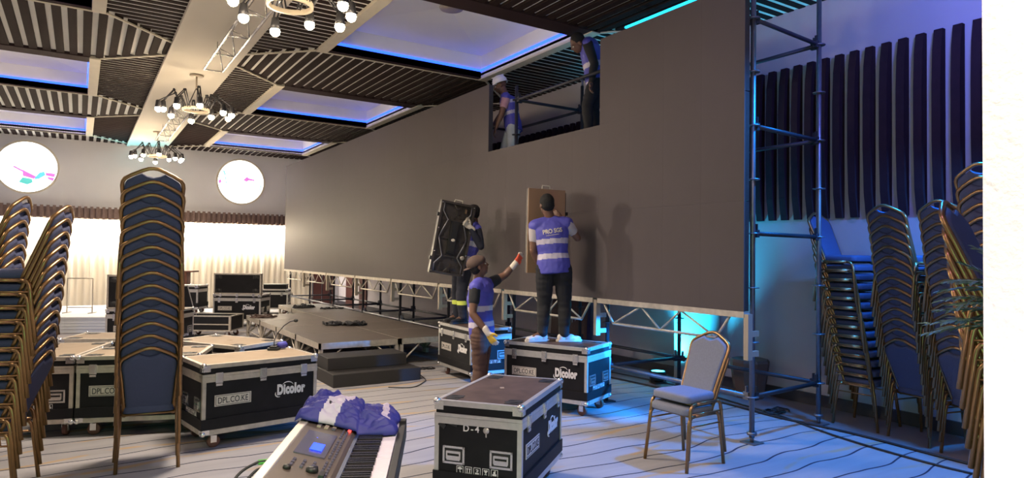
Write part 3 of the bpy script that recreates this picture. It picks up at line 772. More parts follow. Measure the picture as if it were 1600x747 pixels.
# ================================================================== BANQUET CHAIRS
def make_chair(name, label, blue='seat_blue', group=None):
    t = thing(name, label, 'chair', (0, 0, 0), 0, group)
    r = .0142
    for s in (-1, 1):
        x0, x1, x2 = s*.225, s*.208, s*.20     # front foot, seat corner front, rear
        zc = .425
        front = [V((x0, .262, 0)), V((x1, .220, zc-.07))]
        cf = [V((x1, .220, zc-.07)), V((x1, .212, zc-.03)), V((x1, .190, zc-.006)), V((x1, .15, zc))]
        MB().tube(front + cf[1:], r).build('leg', 'gold', t)
        rear = [V((s*.212, -.200, 0)), V((s*.202, -.158, zc-.07)), V((s*.201, -.150, zc-.03)), V((s*.20, -.135, zc-.006)), V((s*.20, -.10, zc))]
        MB().tube(rear, r).build('leg', 'gold', t)
    rl = MB()
    for s in (-1, 1): rl.tube([(s*.208, .15, .425), (s*.20, -.10, .425)], r)
    rl.tube([(-.205, .170, .418), (.205, .170, .418)], .010).tube([(-.20, -.10, .418), (.20, -.10, .418)], .010)
    rl.build('seat_frame', 'gold', t)
    MB().tube([(-.206, -.175, .345), (-.209, .205, .345)], .007, 6).build('stretcher', 'gold', t); MB().tube([(.206, -.175, .345), (.209, .205, .345)], .007, 6).build('stretcher', 'gold', t)
    # seat cushion: rounded slab
    sb = MB()
    pl = []
    w_, d0, d1, rr = .200, -.14, .238, .05
    for cx_, cy_, a0 in ((w_-rr, d1-rr, 0), (-w_+rr, d1-rr, PI/2), (-w_+rr+.02, d0+rr, PI), (w_-rr-.02, d0+rr, 3*PI/2)):
        for k in range(5): pl.append((cx_+rr*math.cos(a0+PI/2*k/4), cy_+rr*math.sin(a0+PI/2*k/4)))
    levels = [(.432, .985), (.440, 1.0), (.470, 1.0), (.482, .985), (.492, .93), (.496, .80)]
    rings = [[sb.bm.verts.new((px_*q, .03+(py_-.03)*q, z)) for px_, py_ in pl] for z, q in levels]
    for a_, b_ in zip(rings, rings[1:]):
        for k in range(len(pl)):
            f = sb.bm.faces.new((a_[k], a_[(k+1) % len(pl)], b_[(k+1) % len(pl)], b_[k])); f.smooth = True
    sb.bm.faces.new(rings[0][::-1]); f = sb.bm.faces.new(rings[-1]); f.smooth = True
    sb.build('seat', blue, t)
    # back: profile in the plane of the recline
    th = math.radians(23); o0 = V((0, -.085, .415)); up = V((0, -math.sin(th), math.cos(th))); nn = V((0, math.cos(th), math.sin(th)))
    H_ = .548*1.067
    half = [(.168, -.01), (.170, .06), (.178, .16), (.188, .30), (.197, .38), (.200, .415), (.196, .445), (.182, .468), (.14, .495), (.07, .530), (.03, .545), (0, H_)]
    def pt(x, h, off=0): return o0 + V((x, 0, 0)) + up*h + nn*off
    half = [(x, h*1.067 if h < .54 else h) for x, h in half]; half[-2] = (.03, .545*1.067)
    path = [pt(-x, h) for x, h in half] + [pt(x, h) for x, h in half[::-1][1:]]
    MB().tube(path, .0142).build('back_frame', 'gold', t)
    bb_ = MB(); inner = [(.155, .015), (.158, .085), (.163, .16), (.174, .30), (.184, .38), (.186, .412), (.180, .436), (.168, .455), (.128, .480), (.075, .508), (.045, .492), (.0, .480)]
    inner = [(x, h*1.067) for x, h in inner]; loop = [(-x, h) for x, h in inner] + [(x, h) for x, h in inner[::-1][1:]]
    for off0, off1 in ((-.020, .024),):
        cen = (0, .30)
        def ring(q, off): return [bb_.bm.verts.new(pt(cen[0]+(x-cen[0])*q, cen[1]+(h-cen[1])*q, off)) for x, h in loop]
        rs = [ring(.90, off0), ring(.985, off0+.006), ring(1.0, off0+.014), ring(1.0, off1-.014), ring(.985, off1-.006), ring(.90, off1)]
        for a_, b_ in zip(rs, rs[1:]):
            for k in range(len(loop)):
                f = bb_.bm.faces.new((a_[k], a_[(k+1) % len(loop)], b_[(k+1) % len(loop)], b_[k])); f.smooth = True
        bb_.bm.faces.new(rs[0][::-1]); bb_.bm.faces.new(rs[-1])
    bb_.build('backrest', blue, t)
    index_kids(t)
    return t
chair0 = make_chair('banquet_chair', 'x')
used = [False]
def ord_(k, n):
    if k == 0: return 'bottom blue chair'
    if k == n-1: return 'topmost blue chair'
    N_ = ['', '', 'second', 'third', 'fourth', 'fifth', 'sixth', 'seventh', 'eighth', 'ninth', 'tenth', 'eleventh', 'twelfth', 'thirteenth', 'fourteenth', 'fifteenth', 'sixteenth', 'seventeenth']
    if k < n/2: return N_[k+1] + ' blue chair from the bottom'
    return N_[n-k] + ' blue chair from the top'
def stack(x, y, face, n, desc, grp, dz=.0955, dback=.014, seed=0):
    """face: direction the chairs look (x, y); origin is under the lowest chair"""
    fx, fy = V(face).normalized(); ang = math.atan2(-fx, fy); rnd = random.Random(seed+n)
    for k in range(n):
        c_ = chair0 if not used[0] else copy_tree(chair0)
        used[0] = True
        j = rnd.uniform(-.003, .003)
        c_.location = (x - fx*dback*k + j, y - fy*dback*k + rnd.uniform(-.003, .003), dz*k)
        c_.rotation_euler = (0, 0, ang + rnd.uniform(-.008, .008))
        c_['label'] = f'{ord_(k, n)}, {desc}'; c_['group'] = grp
stack(.488, 6.03, (.095, .995), 15, 'tall stack left of the flight cases', 'chairs in the centre left stack', dback=.016)
stack(-.47, 5.93, (-.96, .28), 12, 'front stack at the left edge', 'chairs in the front left stack', dback=.009)
stack(-.77, 6.62, (-.96, .28), 13, 'half hidden rear stack at the left edge', 'chairs in the rear left stack', dback=.009)
stack(6.80, 3.79, (.03, -1), 14, 'right wall stack beside the scaffold pole', 'chairs in the stack by the scaffold', dback=.016)
stack(6.71, 3.16, (.97, -.22), 14, 'right wall stack second from scaffold pole', 'chairs in the middle right stack', dback=.016)
stack(6.55, 2.62, (.97, -.22), 14, 'right wall stack third from scaffold pole', 'chairs in the rear right stack', dback=.016)
stack(3.97, 1.28, (.17, -.985), 12, 'nearest right stack with fern before it', 'chairs in the front right stack', dback=.0125)
stack(5.88, 2.04, (.97, -.22), 16, 'right stack mostly hidden by white pillar', 'chairs in the pillar stack', dback=.014)
def swap(ch):
    ch.data = ch.data.copy(); ch.data.materials[0] = M['seat_lit']
for k, lab in ((0, 'lower chair of the nested pair with brightly lit seats standing on the blue lit carpet'), (1, 'upper chair of the nested pair with brightly lit seats standing on the blue lit carpet')):
    c_ = copy_tree(chair0); c_.location = (4.28+.016*k, 3.87, .095*k); c_.rotation_euler = (0, 0, math.atan2(1, 0)+.02)
    [swap(ch) for ch in c_.children if ch.name.split('.')[0] in ('seat', 'backrest')]; c_['label'] = lab; c_['group'] = 'nested pair of chairs'
# ================================================================== PEOPLE
def remesh(mb, voxel, smooth=6, fac=.5):
    """one continuous skin over overlapping forms"""
    me = mb.mesh('tmp'); o = bpy.data.objects.new('tmp', me)
    r_ = o.modifiers.new('r', 'REMESH'); r_.mode = 'VOXEL'; r_.voxel_size = voxel; r_.use_smooth_shade = True
    if smooth:
        s_ = o.modifiers.new('s', 'SMOOTH'); s_.iterations = smooth; s_.factor = fac
    dg = work_graph(o)
    out = bpy.data.meshes.new_from_object(o.evaluated_get(dg)); bpy.data.objects.remove(o)
    out.materials.clear(); return out
def nrm(me): return [v_.normal.copy() for v_ in me.vertices]
def cone(mb, a, ra, b_, rb, n=14, flat=None):
    a, b_ = V(a), V(b_); mb.ell(a, ra, n=n); mb.ell(b_, rb, n=n)
    mb.tube([a, a.lerp(b_, .5), b_], [ra, (ra+rb)/2, rb], n)
def limb(mb, pts, rs):
    for i in range(len(pts)-1): cone(mb, pts[i], rs[i], pts[i+1], rs[i+1])
def muscle(mb, a, ra, b_, rb, bulge):
    a, b_ = V(a), V(b_); mb.ell(a, ra); mb.ell(b_, rb); n = 6
    mb.tube([a.lerp(b_, i/n) for i in range(n+1)], [ra+(rb-ra)*i/n + bulge*math.sin(PI*min(1, i/n*1.25)) for i in range(n+1)], 14)
def frame(z, x_hint):
    z = V(z).normalized(); x = V(x_hint); x = (x - z*x.dot(z)).normalized(); y = z.cross(x); return Matrix((x, y, z)).transposed()
def loft(mb, secs, lat, n=18):
    """secs: (centre, half width, half depth); lat: lateral vector"""
    rings = []
    for i, (c_, a, b_) in enumerate(secs):
        t = (V(secs[min(i+1, len(secs)-1)][0]) - V(secs[max(i-1, 0)][0])).normalized()
        x = V(lat); x = (x - t*x.dot(t)).normalized(); y = t.cross(x)
        rings.append([mb.bm.verts.new(V(c_) + x*a*math.cos(2*PI*k/n) + y*b_*math.sin(2*PI*k/n)) for k in range(n)])
    for p, q in zip(rings, rings[1:]):
        for k in range(n): mb.bm.faces.new((p[k], p[(k+1) % n], q[(k+1) % n], q[k])).smooth = True
    mb.bm.faces.new(rings[0][::-1]); mb.bm.faces.new(rings[-1])
def hand(mb, wrist, direc, palm_n, side, curl, grow=0.0, spread=.05):
    """palm, four unequal bent fingers and a thumb leaving the side of the palm"""
    d = V(direc).normalized(); n_ = V(palm_n); n_ = (n_ - d*n_.dot(d)).normalized(); l = d.cross(n_)*side
    w_ = V(wrist); R = Matrix((l, n_, d)).transposed()
    mb.ell(w_ + d*.048, (.040+grow, .016+grow, .052+grow), R); cone(mb, w_ - d*.01, .025+grow, w_ + d*.03, .026+grow)
    for k, (off, L_) in enumerate(((.030, .070), (.010, .080), (-.010, .074), (-.029, .058))):
        p = w_ + l*off + d*.085; dd = (d + l*spread*(1.5-k)).normalized(); a = 0; pts = [p]
        for seg, fr in enumerate((.45, .32, .23)):
            a += curl*(.55 if seg == 0 else .75); p = p + (dd*math.cos(a) + n_*math.sin(a))*L_*fr; pts.append(p)
        limb(mb, pts, [.0095+grow, .009+grow, .0085+grow, .0075+grow])
    p = w_ + l*.030 + d*.03; q = p + (l*.75 + d*.6 + n_*.25).normalized()*.038; r_ = q + (l*.25 + d*.9 + n_*(.25+curl*.4)).normalized()*.032
    limb(mb, [w_ + d*.015 + l*.012, p, q, r_], [.016+grow, .014+grow, .011+grow, .009+grow])
def person(name, label, j, look, hair='hair', lower='navy', upper='cloth_black', sleeve='long', shoes='cloth_black', vest='vest_blue',
           gloves=(None, None), hands=None, cap=None, bulk=1.0, bands=((.10, .22), (.40, .53)), curl=(.5, .5), knees=None):
    base = V(((j['anL'][0]+j['anR'][0])/2, (j['anL'][1]+j['anR'][1])/2, min(j['anL'][2], j['anR'][2])-.085))
    J = {k: V(v)-base for k, v in j.items()}
    t = thing(name, label, 'person', base)
    lat = (J['shR']-J['shL']).normalized(); up = (J['neck']-J['pelvis']).normalized(); fw = up.cross(lat).normalized()
    pv, ch, nk, hd = J['pelvis'], J['chest'], J['neck'], J['head']
    shc = (J['shL']+J['shR'])/2; shc.z = max(shc.z, shc.z)
    lk = V(look).normalized()
    # ---------------- head frame
    hu = (hd-nk).normalized(); hu = (hu*.4 + V((0, 0, 1))*.8 ).normalized(); hu = (hu - lk*hu.dot(lk)).normalized(); hx = lk.cross(hu); HR = Matrix((hx, lk, hu)).transposed()
    def H(x, y, z): return hd + HR @ V((x, y, z))
    b_ = MB()
    b_.ell(H(0, -.012, .035), (.074, .093, .086), HR, 20); b_.ell(H(0, .018, -.03), (.060, .070, .080), HR, 18); b_.ell(H(0, .040, -.072), (.036, .040, .034), HR)
    b_.ell(H(0, .100, -.020), (.013, .020, .016), HR); cone(b_, H(0, .083, .018), .009, H(0, .104, -.016), .012)      # nose
    b_.ell(H(0, .078, .030), (.050, .014, .010), HR); b_.ell(H(.030, .068, -.018), (.020, .018, .016), HR); b_.ell(H(-.030, .068, -.018), (.020, .018, .016), HR)
    b_.ell(H(0, .085, -.047), (.024, .011, .007), HR); b_.ell(H(0, .082, -.060), (.020, .011, .007), HR)               # lips
    for s in (-1, 1): b_.ell(H(s*.076, -.010, -.005), (.010, .020, .032), HR)
    cone(b_, nk - V((0, 0, .02)), .062, hd + HR @ V((0, -.02, -.05)), .054)
    # ---------------- trunk
    def trunk(mb, g=0.0, top=True, low=0.0):
        secs = [(pv - up*(.06+low), .150*bulk+g, .105*bulk+g), (pv + up*.02, .158*bulk+g, .112*bulk+g), (pv.lerp(ch, .45), .142*bulk+g, .100*bulk+g), (ch, .165*bulk+g, .115*bulk+g), (ch.lerp(shc, .65), .172*bulk+g, .108*bulk+g), (shc + up*.005, .135*bulk+g*.8, .078*bulk+g*.8), (shc.lerp(nk, .6)+up*.02, .070+g*.5, .055+g*.5)]
        loft(mb, secs, lat)
        if top:
            for s in ('L', 'R'): cone(mb, shc.lerp(nk, .5), .055+g*.8, J['sh'+s]*.92 + shc*.08, .060*bulk+g*.8)
    trunk(b_)
    for s in ('L', 'R'):
        muscle(b_, J['sh'+s], .056*bulk, J['el'+s], .040, .004); muscle(b_, J['el'+s], .040, J['wr'+s], .026, .006)
        muscle(b_, J['hip'+s], .088*bulk, J['kn'+s], .056, .004); muscle(b_, J['kn'+s], .054, J['an'+s], .038, .012); cone(b_, J['an'+s], .036, J['to'+s].lerp(J['an'+s], .3)+V((0, 0, .005)), .028)
    hs = {}
    for i, s in enumerate(('L', 'R')):
        wd = (J['wr'+s]-J['el'+s]).normalized(); spec = (hands or {}).get(s, {})
        d = V(spec.get('dir', wd)); pn = V(spec.get('palm', fw)); sd = spec.get('side', 1 if s == 'R' else -1); cu = curl[i]
        hs[s] = (d, pn, sd, cu); hand(b_, J['wr'+s], d, pn, sd, cu)
    me = remesh(b_, .0075, 3); body = link_mesh('body', me, 'skin', t, True)
    # eyes
    for s in (-1, 1):
        MB().ell(H(s*.029, .077, .006), (.0125, .010, .009), HR).build('eye', 'glove_white', t)
    # hair
    if hair:
        m = MB(); m.ell(H(0, -.024, .046), (.081, .094, .088), HR, 20); m.ell(H(0, -.045, .0), (.076, .062, .075), HR, 16)
        me = remesh(m, .008, 2)
        for v_, nn_ in zip(me.vertices, nrm(me)): v_.co += nn_*.003*noise.noise(v_.co*90)
        link_mesh('hair', me, hair, t, True)
    # trousers
    m = MB(); loft(m, [(pv - up*.11, .14*bulk, .105*bulk), (pv - up*.03, .166*bulk, .122*bulk), (pv + up*.05, .160*bulk, .116*bulk), (pv + up*.07, .155*bulk, .112*bulk)], lat)
    for s in ('L', 'R'):
        a, k_, n_ = J['hip'+s], J['kn'+s], J['an'+s]
        muscle(m, a, .104*bulk, k_, .074*bulk, .004); muscle(m, k_, .072*bulk, n_.lerp(k_, .06), .060, .004); m.ell(n_ + V((0, 0, .0)), (.062, .066, .045))
    me = remesh(m, .010, 3)
    amp = .008 if lower == 'brown_cloth' else .006
    for v_, nn_ in zip(me.vertices, nrm(me)):
        p = v_.co.copy(); v_.co += nn_*(amp*noise.noise(V((p.x*6, p.y*6, p.z*(38 if lower == 'brown_cloth' else 24)))) + amp*.8*noise.noise(V((p.x*14+5, p.y*14, p.z*9))))
    me.materials.append(M[lower]); me.materials.append(M['hi_yellow'])
    if knees:
        for p in me.polygons:
            for s in ('L', 'R'):
                if abs((p.center - J['kn'+s]).z + .13) < .028 and (p.center - J['kn'+s]).length < .22: p.material_index = 1
    tr = bpy.data.objects.new('trousers', me); C.objects.link(tr); tr.parent = t
    for p in me.polygons: p.use_smooth = True
    # shirt
    m = MB(); trunk(m, .008)
    for s in ('L', 'R'):
        a, e_, w_ = J['sh'+s], J['el'+s], J['wr'+s]
        if sleeve == 'long': muscle(m, a, .068*bulk, e_, .054, .004); muscle(m, e_, .054, w_.lerp(e_, .06), .038, .004)
        else: q = a.lerp(e_, .52); muscle(m, a, .068*bulk, q, .060, .003)
    me = remesh(m, .010, 3)
    for v_, nn_ in zip(me.vertices, nrm(me)): v_.co += nn_*.005*noise.noise(v_.co*13)
    link_mesh('shirt', me, upper, t, True)
    # hi-vis vest with reflective bands
    m = MB(); trunk(m, .022, True, .05)
    for s in ('L', 'R'): cone(m, shc.lerp(nk, .3), .062, J['sh'+s], .072*bulk)
    me = remesh(m, .009, 3)
    Lt = (nk-pv).length
    for v_, nn_ in zip(me.vertices, nrm(me)):
        p = v_.co.copy(); v_.co += nn_*(.007*noise.noise(V((p.x*9, p.y*9, p.z*5))) + .004*noise.noise(p*26))
    me.materials.append(M[vest]); me.materials.append(M['reflective'])
    for p in me.polygons:
        q = (p.center-pv).dot(up)/Lt
        if any(a < q < b2 for a, b2 in bands): p.material_index = 1
        p.use_smooth = True
    vo = bpy.data.objects.new('vest', me); C.objects.link(vo); vo.parent = t
    # shoes
    for s in ('L', 'R'):
        a, to = J['an'+s], J['to'+s]; z0 = a.z-.085
        d = V((to.x-a.x, to.y-a.y, 0)).normalized(); c0 = V((a.x, a.y, z0)); q = Matrix((V((-d.y, d.x, 0)), d, V((0, 0, 1)))).transposed()
        m = MB(); m.ell(c0 - d*.03 + V((0, 0, .045)), (.038, .050, .050), q); m.ell(c0 + d*.06 + V((0, 0, .045)), (.040, .075, .040), q); m.ell(c0 + d*.145 + V((0, 0, .032)), (.042, .060, .030), q); m.ell(c0 + V((0, 0, .08)), (.040, .048, .035), q)
        me = remesh(m, .008, 2)
        for v_ in me.vertices: v_.co.z = max(v_.co.z, z0+.012)
        so = link_mesh('shoe', me, shoes, t, True)
        pl = [(c0 + q @ V((x, y, 0))) for x, y in ((.036, -.07), (.040, .0), (.046, .12), (.040, .18), (.018, .208), (-.018, .208), (-.040, .18), (-.046, .12), (-.040, 0), (-.036, -.07), (-.018, -.088), (.018, -.088))]
        MB().prism([(p.x, p.y) for p in pl], z0, z0+.022).build('sole', 'glove_white' if shoes == 'shoe_white' else 'rubber', so)
    for i, s in enumerate(('L', 'R')):
        g = gloves[i]
        if g:
            m = MB(); d, pn, sd, cu = hs[s]; hand(m, J['wr'+s], d, pn, sd, cu, .0035); cone(m, J['wr'+s] - d.normalized()*.05, .036, J['wr'+s] + d.normalized()*.01, .034)
            me = remesh(m, .006, 2); me.materials.append(M['glove_white']); me.materials.append(M[g])
            dn = d.normalized()
            for p in me.polygons:
                p.use_smooth = True; q = (p.center-J['wr'+s]).dot(dn)
                if .035 < q < .125: p.material_index = 1
            go = bpy.data.objects.new('glove', me); C.objects.link(go); go.parent = t
    if cap == 'helmet':
        m = MB(); prof = [(.001, .135), (.05, .128), (.09, .105), (.112, .065), (.120, .02), (.122, .0), (.116, .0), (.11, .02), (.001, .10)]
        n = 24; T = []
        m2 = MB().lathe([(r_, z) for r_, z in prof], (0, 0, 0), n)
        m2.ell((0, .10, .006), (.085, .065, .010)); m2.bb(-.006, .006, -.10, .10, .118, .132)
        me = m2.mesh('helmet'); me.transform(HR.to_4x4()); me.transform(Matrix.Translation(H(0, -.012, .030)))
        link_mesh('helmet', me, 'helmet', t, True)
        MB().ell(H(.118, -.02, .075), (.010, .016, .016), HR).build('helmet_badge', 'rubber', t)
    elif cap:
        m = MB(); m.ell(H(0, -.018, .052), (.090, .108, .088), HR, 20); m.ell(H(0, .03, .058), (.084, .075, .060), HR, 16)
        me = remesh(m, .008, 2)
        keep = [p for p in me.polygons]
        bm_ = bmesh.new(); bm_.from_mesh(me); hi = HR.inverted()
        bmesh.ops.delete(bm_, geom=[f for f in bm_.faces if (hi @ (f.calc_center_median()-hd)).z < .028], context='FACES'); bm_.to_mesh(me); bm_.free()
        co = link_mesh('cap', me, cap, t, True)
        so = co.modifiers.new('s', 'SOLIDIFY'); so.thickness = .004
        MB().ell(H(0, -.115, .034), (.066, .060, .007), HR).build('cap_peak', cap, co)
    return t, body, vo, H, HR, J, base
SRT = V((.8386, -.5447, 0)); AWY = V((.5447, .8386, 0))          # across and away, for poses
W1 = dict(head=(4.41, 6.081, 2.26), neck=(4.46, 6.073, 2.117), chest=(4.462, 6.048, 1.90), pelvis=(4.472, 6.018, 1.600), shL=(4.303, 6.151, 2.020), elL=(4.288, 6.161, 1.744), wrL=(4.463, 6.202, 1.504), shR=(4.606, 5.954, 2.055), elR=(4.74, 5.93, 1.897), wrR=(4.685, 6.166, 2.132), hipL=(4.405, 6.085, 1.544), knL=(4.426, 6.131, 1.136), anL=(4.382, 6.1, 0.815), toL=(4.234, 6.124, 0.758), hipR=(4.569, 5.978, 1.546), knR=(4.621, 6.004, 1.125), anR=(4.588, 5.966, 0.815), toR=(4.703, 5.927, 0.753))
W2 = dict(head=(4.671, 8.238, 2.276), neck=(4.706, 8.239, 2.149), chest=(4.675, 8.235, 1.91), pelvis=(4.581, 8.296, 1.556), shR=(4.66, 8.082, 2.052), elR=(4.675, 7.997, 1.81), wrR=(4.513, 8.007, 2.069), shL=(4.734, 8.399, 2.062), elL=(4.689, 8.56, 1.84), wrL=(4.446, 8.384, 1.906), hipR=(4.558, 8.216, 1.493), knR=(4.5, 8.23, 1.143), anR=(4.521, 8.20, 0.815), toR=(4.386, 8.192, 0.761), hipL=(4.564, 8.395, 1.488), knL=(4.526, 8.401, 1.148), anL=(4.54, 8.416, 0.815), toL=(4.415, 8.414, 0.775))
W3 = dict(head=(3.7, 6.364, 1.559), neck=(3.705, 6.38, 1.424), chest=(3.715, 6.35, 1.200), pelvis=(3.731, 6.343, 0.889), shR=(3.597, 6.255, 1.338), elR=(3.542, 6.208, 1.056), wrR=(3.656, 6.083, 0.865), shL=(3.864, 6.43, 1.36), elL=(4.062, 6.391, 1.464), wrL=(4.169, 6.357, 1.589), hipR=(3.668, 6.269, 0.841), knR=(3.682, 6.296, 0.461), anR=(3.655, 6.264, 0.085), toR=(3.772, 6.188, 0.035), hipL=(3.783, 6.397, 0.837), knL=(3.807, 6.434, 0.457), anL=(3.777, 6.437, 0.085), toL=(3.892, 6.363, 0.043))
W4 = dict(head=(5.313, 8.557, 4.269), neck=(5.367, 8.509, 4.143), chest=(5.423, 8.46, 3.95), pelvis=(5.466, 8.432, 3.660), shR=(5.291, 8.358, 4.042), elR=(5.219, 8.357, 3.799), wrR=(5.179, 8.447, 3.60), shL=(5.468, 8.646, 4.107), elL=(5.431, 8.72, 3.879), wrL=(5.313, 8.756, 3.70), hipR=(5.424, 8.364, 3.624), knR=(5.420, 8.366, 3.268), anR=(5.464, 8.311, 2.885), toR=(5.358, 8.357, 2.825), hipL=(5.511, 8.497, 3.638), knL=(5.420, 8.605, 3.288), anL=(5.432, 8.597, 2.885), toL=(5.325, 8.643, 2.884))
W5 = dict(head=(5.199, 6.538, 4.369), neck=(5.313, 6.551, 4.435), chest=(5.386, 6.51, 4.254), pelvis=(5.443, 6.486, 3.925), shR=(5.249, 6.409, 4.352), elR=(5.312, 6.344, 4.09), wrR=(5.255, 6.333, 3.84), shL=(5.502, 6.613, 4.435), elL=(5.553, 6.568, 4.18), wrL=(5.417, 6.477, 3.93), hipR=(5.392, 6.424, 3.875), knR=(5.278, 6.444, 3.578), anR=(5.333, 6.456, 3.26), toR=(5.24, 6.492, 3.231), hipL=(5.523, 6.529, 3.88), knL=(5.452, 6.514, 3.577), anL=(5.515, 6.509, 3.26), toL=(5.414, 6.539, 3.228))
toLED = V((1, .12, 0))
t1, b1, v1, *_r1 = person('person', 'person standing on flight case, back turned, white lettering on blue vest, lifting a panel', W1, AWY*.9 - SRT*.35, lower='cloth_black', upper='wall_grey', sleeve='short', shoes='shoe_white', bulk=1.06, curl=(1.1, .7), bands=((.10, .215), (.42, .53)),
    hands={'L': dict(dir=(.3, .2, -.55), palm=(.5, .6, 0), side=-1), 'R': dict(dir=(-.5, .5, .6), palm=(.6, .3, -.2), side=1)})
# lettering on the back, laid onto the cloth
J1, base1 = _r1[-2], _r1[-1]
def on_cloth(me, vest_obj, cpt, xdir, updir, parent, m, lift=.004):
    x = V(xdir).normalized(); u = V(updir); u = (u - x*u.dot(x)).normalized(); n = x.cross(u)
    bm_ = bmesh.new(); bm_.from_mesh(vest_obj.data); tree = BVHTree.FromBMesh(bm_)
    for v_ in me.vertices:
        p = V(cpt) + x*v_.co.x + u*v_.co.y + n*.6; hit = tree.ray_cast(p, -n)
        v_.co = (hit[0] if hit[0] else V(cpt)+x*v_.co.x+u*v_.co.y+n*.14) + n*(lift+v_.co.z)
    bm_.free(); return link_mesh('lettering', me, m, parent)
cpt = J1['chest'].lerp(J1['neck'], .30) - AWY*0 + SRT*.005
def dense_text(s, size, **k):
    me = text_mesh(s, size, .001, **k); bm_ = bmesh.new(); bm_.from_mesh(me); bmesh.ops.triangulate(bm_, faces=bm_.faces[:])
    bmesh.ops.subdivide_edges(bm_, edges=[e for e in bm_.edges if e.calc_length() > .015], cuts=2, use_grid_fill=False); bm_.to_mesh(me); bm_.free(); return me
xl = (SRT + V((0, 0, .16))).normalized()
on_cloth(dense_text('PRO SGS', .066, bold=.0022, xs=.86), v1, cpt, xl, (0, 0, 1), v1, 'glove_white')
on_cloth(dense_text('_____________', .022, bold=.002, xs=1.0), v1, cpt - V((0, 0, .034)), xl, (0, 0, 1), v1, 'glove_white')
person('person', 'person in dark clothes and blue vest carrying a ribbed LED panel on rear flight case', W2, -SRT*.9 + AWY*.25 + V((0, 0, -.05)), lower='navy', upper='navy', sleeve='long', gloves=('glove_white', 'glove_white'), curl=(.9, .9), knees=True, bands=((.08, .20), (.44, .56)),
    hands={'R': dict(dir=(-.7, .1, .5), palm=(-.3, -.8, 0)), 'L': dict(dir=(-.7, -.3, .2), palm=(0, .7, .2))})
person('person', 'person on the carpet in brown trousers and gloves reaching up to the panel', W3, SRT*.85 + AWY*.25 + V((0, 0, .42)), lower='brown_cloth', upper='cloth_black', sleeve='short', cap='cap_brown', gloves=('glove_red', 'glove_yellow'), curl=(.25, .35), bands=((.02, .13), (.34, .45)),
    hands={'L': dict(dir=(.6, -.1, .75), palm=(-.3, .9, 0), side=-1), 'R': dict(dir=(.35, -.35, -.75), palm=(.7, .3, .1))})
person('person', 'person in white helmet and pale jeans stooping in the gap of the screen', W4, -SRT*.9 + V((0, 0, -.35)), hair=None, lower='jeans', upper='plaid', sleeve='short', cap='helmet', bands=((.30, .40), (.62, .72)), curl=(.6, .6))
person('person', 'person in dark trousers with head bowed just below the ceiling in the screen gap', W5, -SRT*.8 + V((0, 0, -.6)), lower='cloth_black', upper='cloth_black', sleeve='long', shoes='hi_yellow', bands=((.30, .42), (-.05, -.02)), curl=(.7, .7), bulk=.95)

# ------------------------------------------------------------------ the two loose panels
def panel_back_detail(t):
    """rear side of a die cast LED cabinet, in local x (0.5) z (1.0), rear faces -y"""
    f = MB()
    for x in (-.235, .235): f.box((x, -.03, 0), (.03, .07, 1.0))
    for z in (-.485, .485): f.box((0, -.03, z), (.5, .07, .03))
    f.box((0, -.025, 0), (.46, .03, .02)).box((0, -.025, .25), (.46, .03, .018)).box((0, -.025, -.25), (.46, .03, .018))
    g = MB()
    for s in (-1, 1):
        for zz in (-1, 1):
            g.tube([(s*.20, -.05, zz*.47), (s*.20, -.05, zz*.36), (s*.11, -.05, zz*.25), (s*.16, -.05, zz*.12), (s*.20, -.05, 0)], .011, 6)
    g.build('bent_struts', 'steel', t)
    f.tube([(-.05, -.05, -.46), (0, -.05, -.40), (.05, -.05, -.46)], .010, 6).tube([(-.05, -.05, .46), (0, -.05, .40), (.05, -.05, .46)], .010, 6)
    MB().box((0, -.045, .02), (.11, .05, .44)).box((0, -.075, .02), (.085, .012, .40)).build('power_box', 'black_plastic', t)
    rnd = random.Random(3)
    for _ in range(22): f.box((rnd.uniform(-.2, .2), -.02, rnd.uniform(-.44, .44)), (rnd.uniform(.02, .07), .02, rnd.uniform(.02, .08)))
    f.bb(-.24, .24, -.012, .006, -.49, .49); f.build('cast_frame', 'cast_black', t)
    for x, z in ((.16, .30), (.18, -.24)): MB().lathe([(.012, 0), (.030, 0), (.030, .02), (.012, .02)], (x, -.06, z), 16, axis=(0, -1, 0)).build('knob', 'alu_worn', t)
    MB().ell((0, -.085, -.02), (.03, .01, .022)).build('connector', 'glove_white', t); MB().box((.12, -.06, .40), (.022, .02, .055)).build('sticker', 'plank', t)
    for x in (-.245, .245):
        for z in (-.3, .3): MB().box((x*1.06, -.03, z), (.03, .04, .05)).build('side_lock', 'black_plastic', t)
    MB().tube([(-.06, -.03, .5), (-.055, -.03, .535), (.055, -.03, .535), (.06, -.03, .5)], .008).build('handle', 'glove_white', t)
    b_ = MB()
    for x in (-.23, .23):
        for z in (-.47, -.2, .12, .47): b_.ell((x, -.067, z), (.009, .006, .009))
    b_.build('bolts', 'chrome', t)
t = thing('led_panel', 'loose LED panel carried with its ribbed black rear side showing', 'LED panel', (4.285, 8.13, 1.91))
ax = V((4.529-4.188, 7.972-8.194, 0)).normalized()
R = Matrix((ax, V((-ax.y, ax.x, 0)), V((0, 0, 1)))).transposed() @ Matrix.Rotation(math.radians(9.5), 3, 'Y') @ Matrix.Rotation(math.radians(24), 3, 'Z')
t.rotation_euler = R.to_euler()
MB().bb(-.25, .25, .005, .02, -.5, .5).build('display_face', 'led_face', t); panel_back_detail(t)
t = thing('led_panel', 'loose brown lit LED panel held upright in front of the worker on the case', 'LED panel', (4.66, 6.43, 1.985))
a = SRT*.90 + AWY*.44; a.normalize()
R = Matrix((a, V((-a.y, a.x, 0)), V((0, 0, 1)))).transposed(); t.rotation_euler = (R @ Matrix.Rotation(math.radians(.6), 3, 'Y')).to_euler()
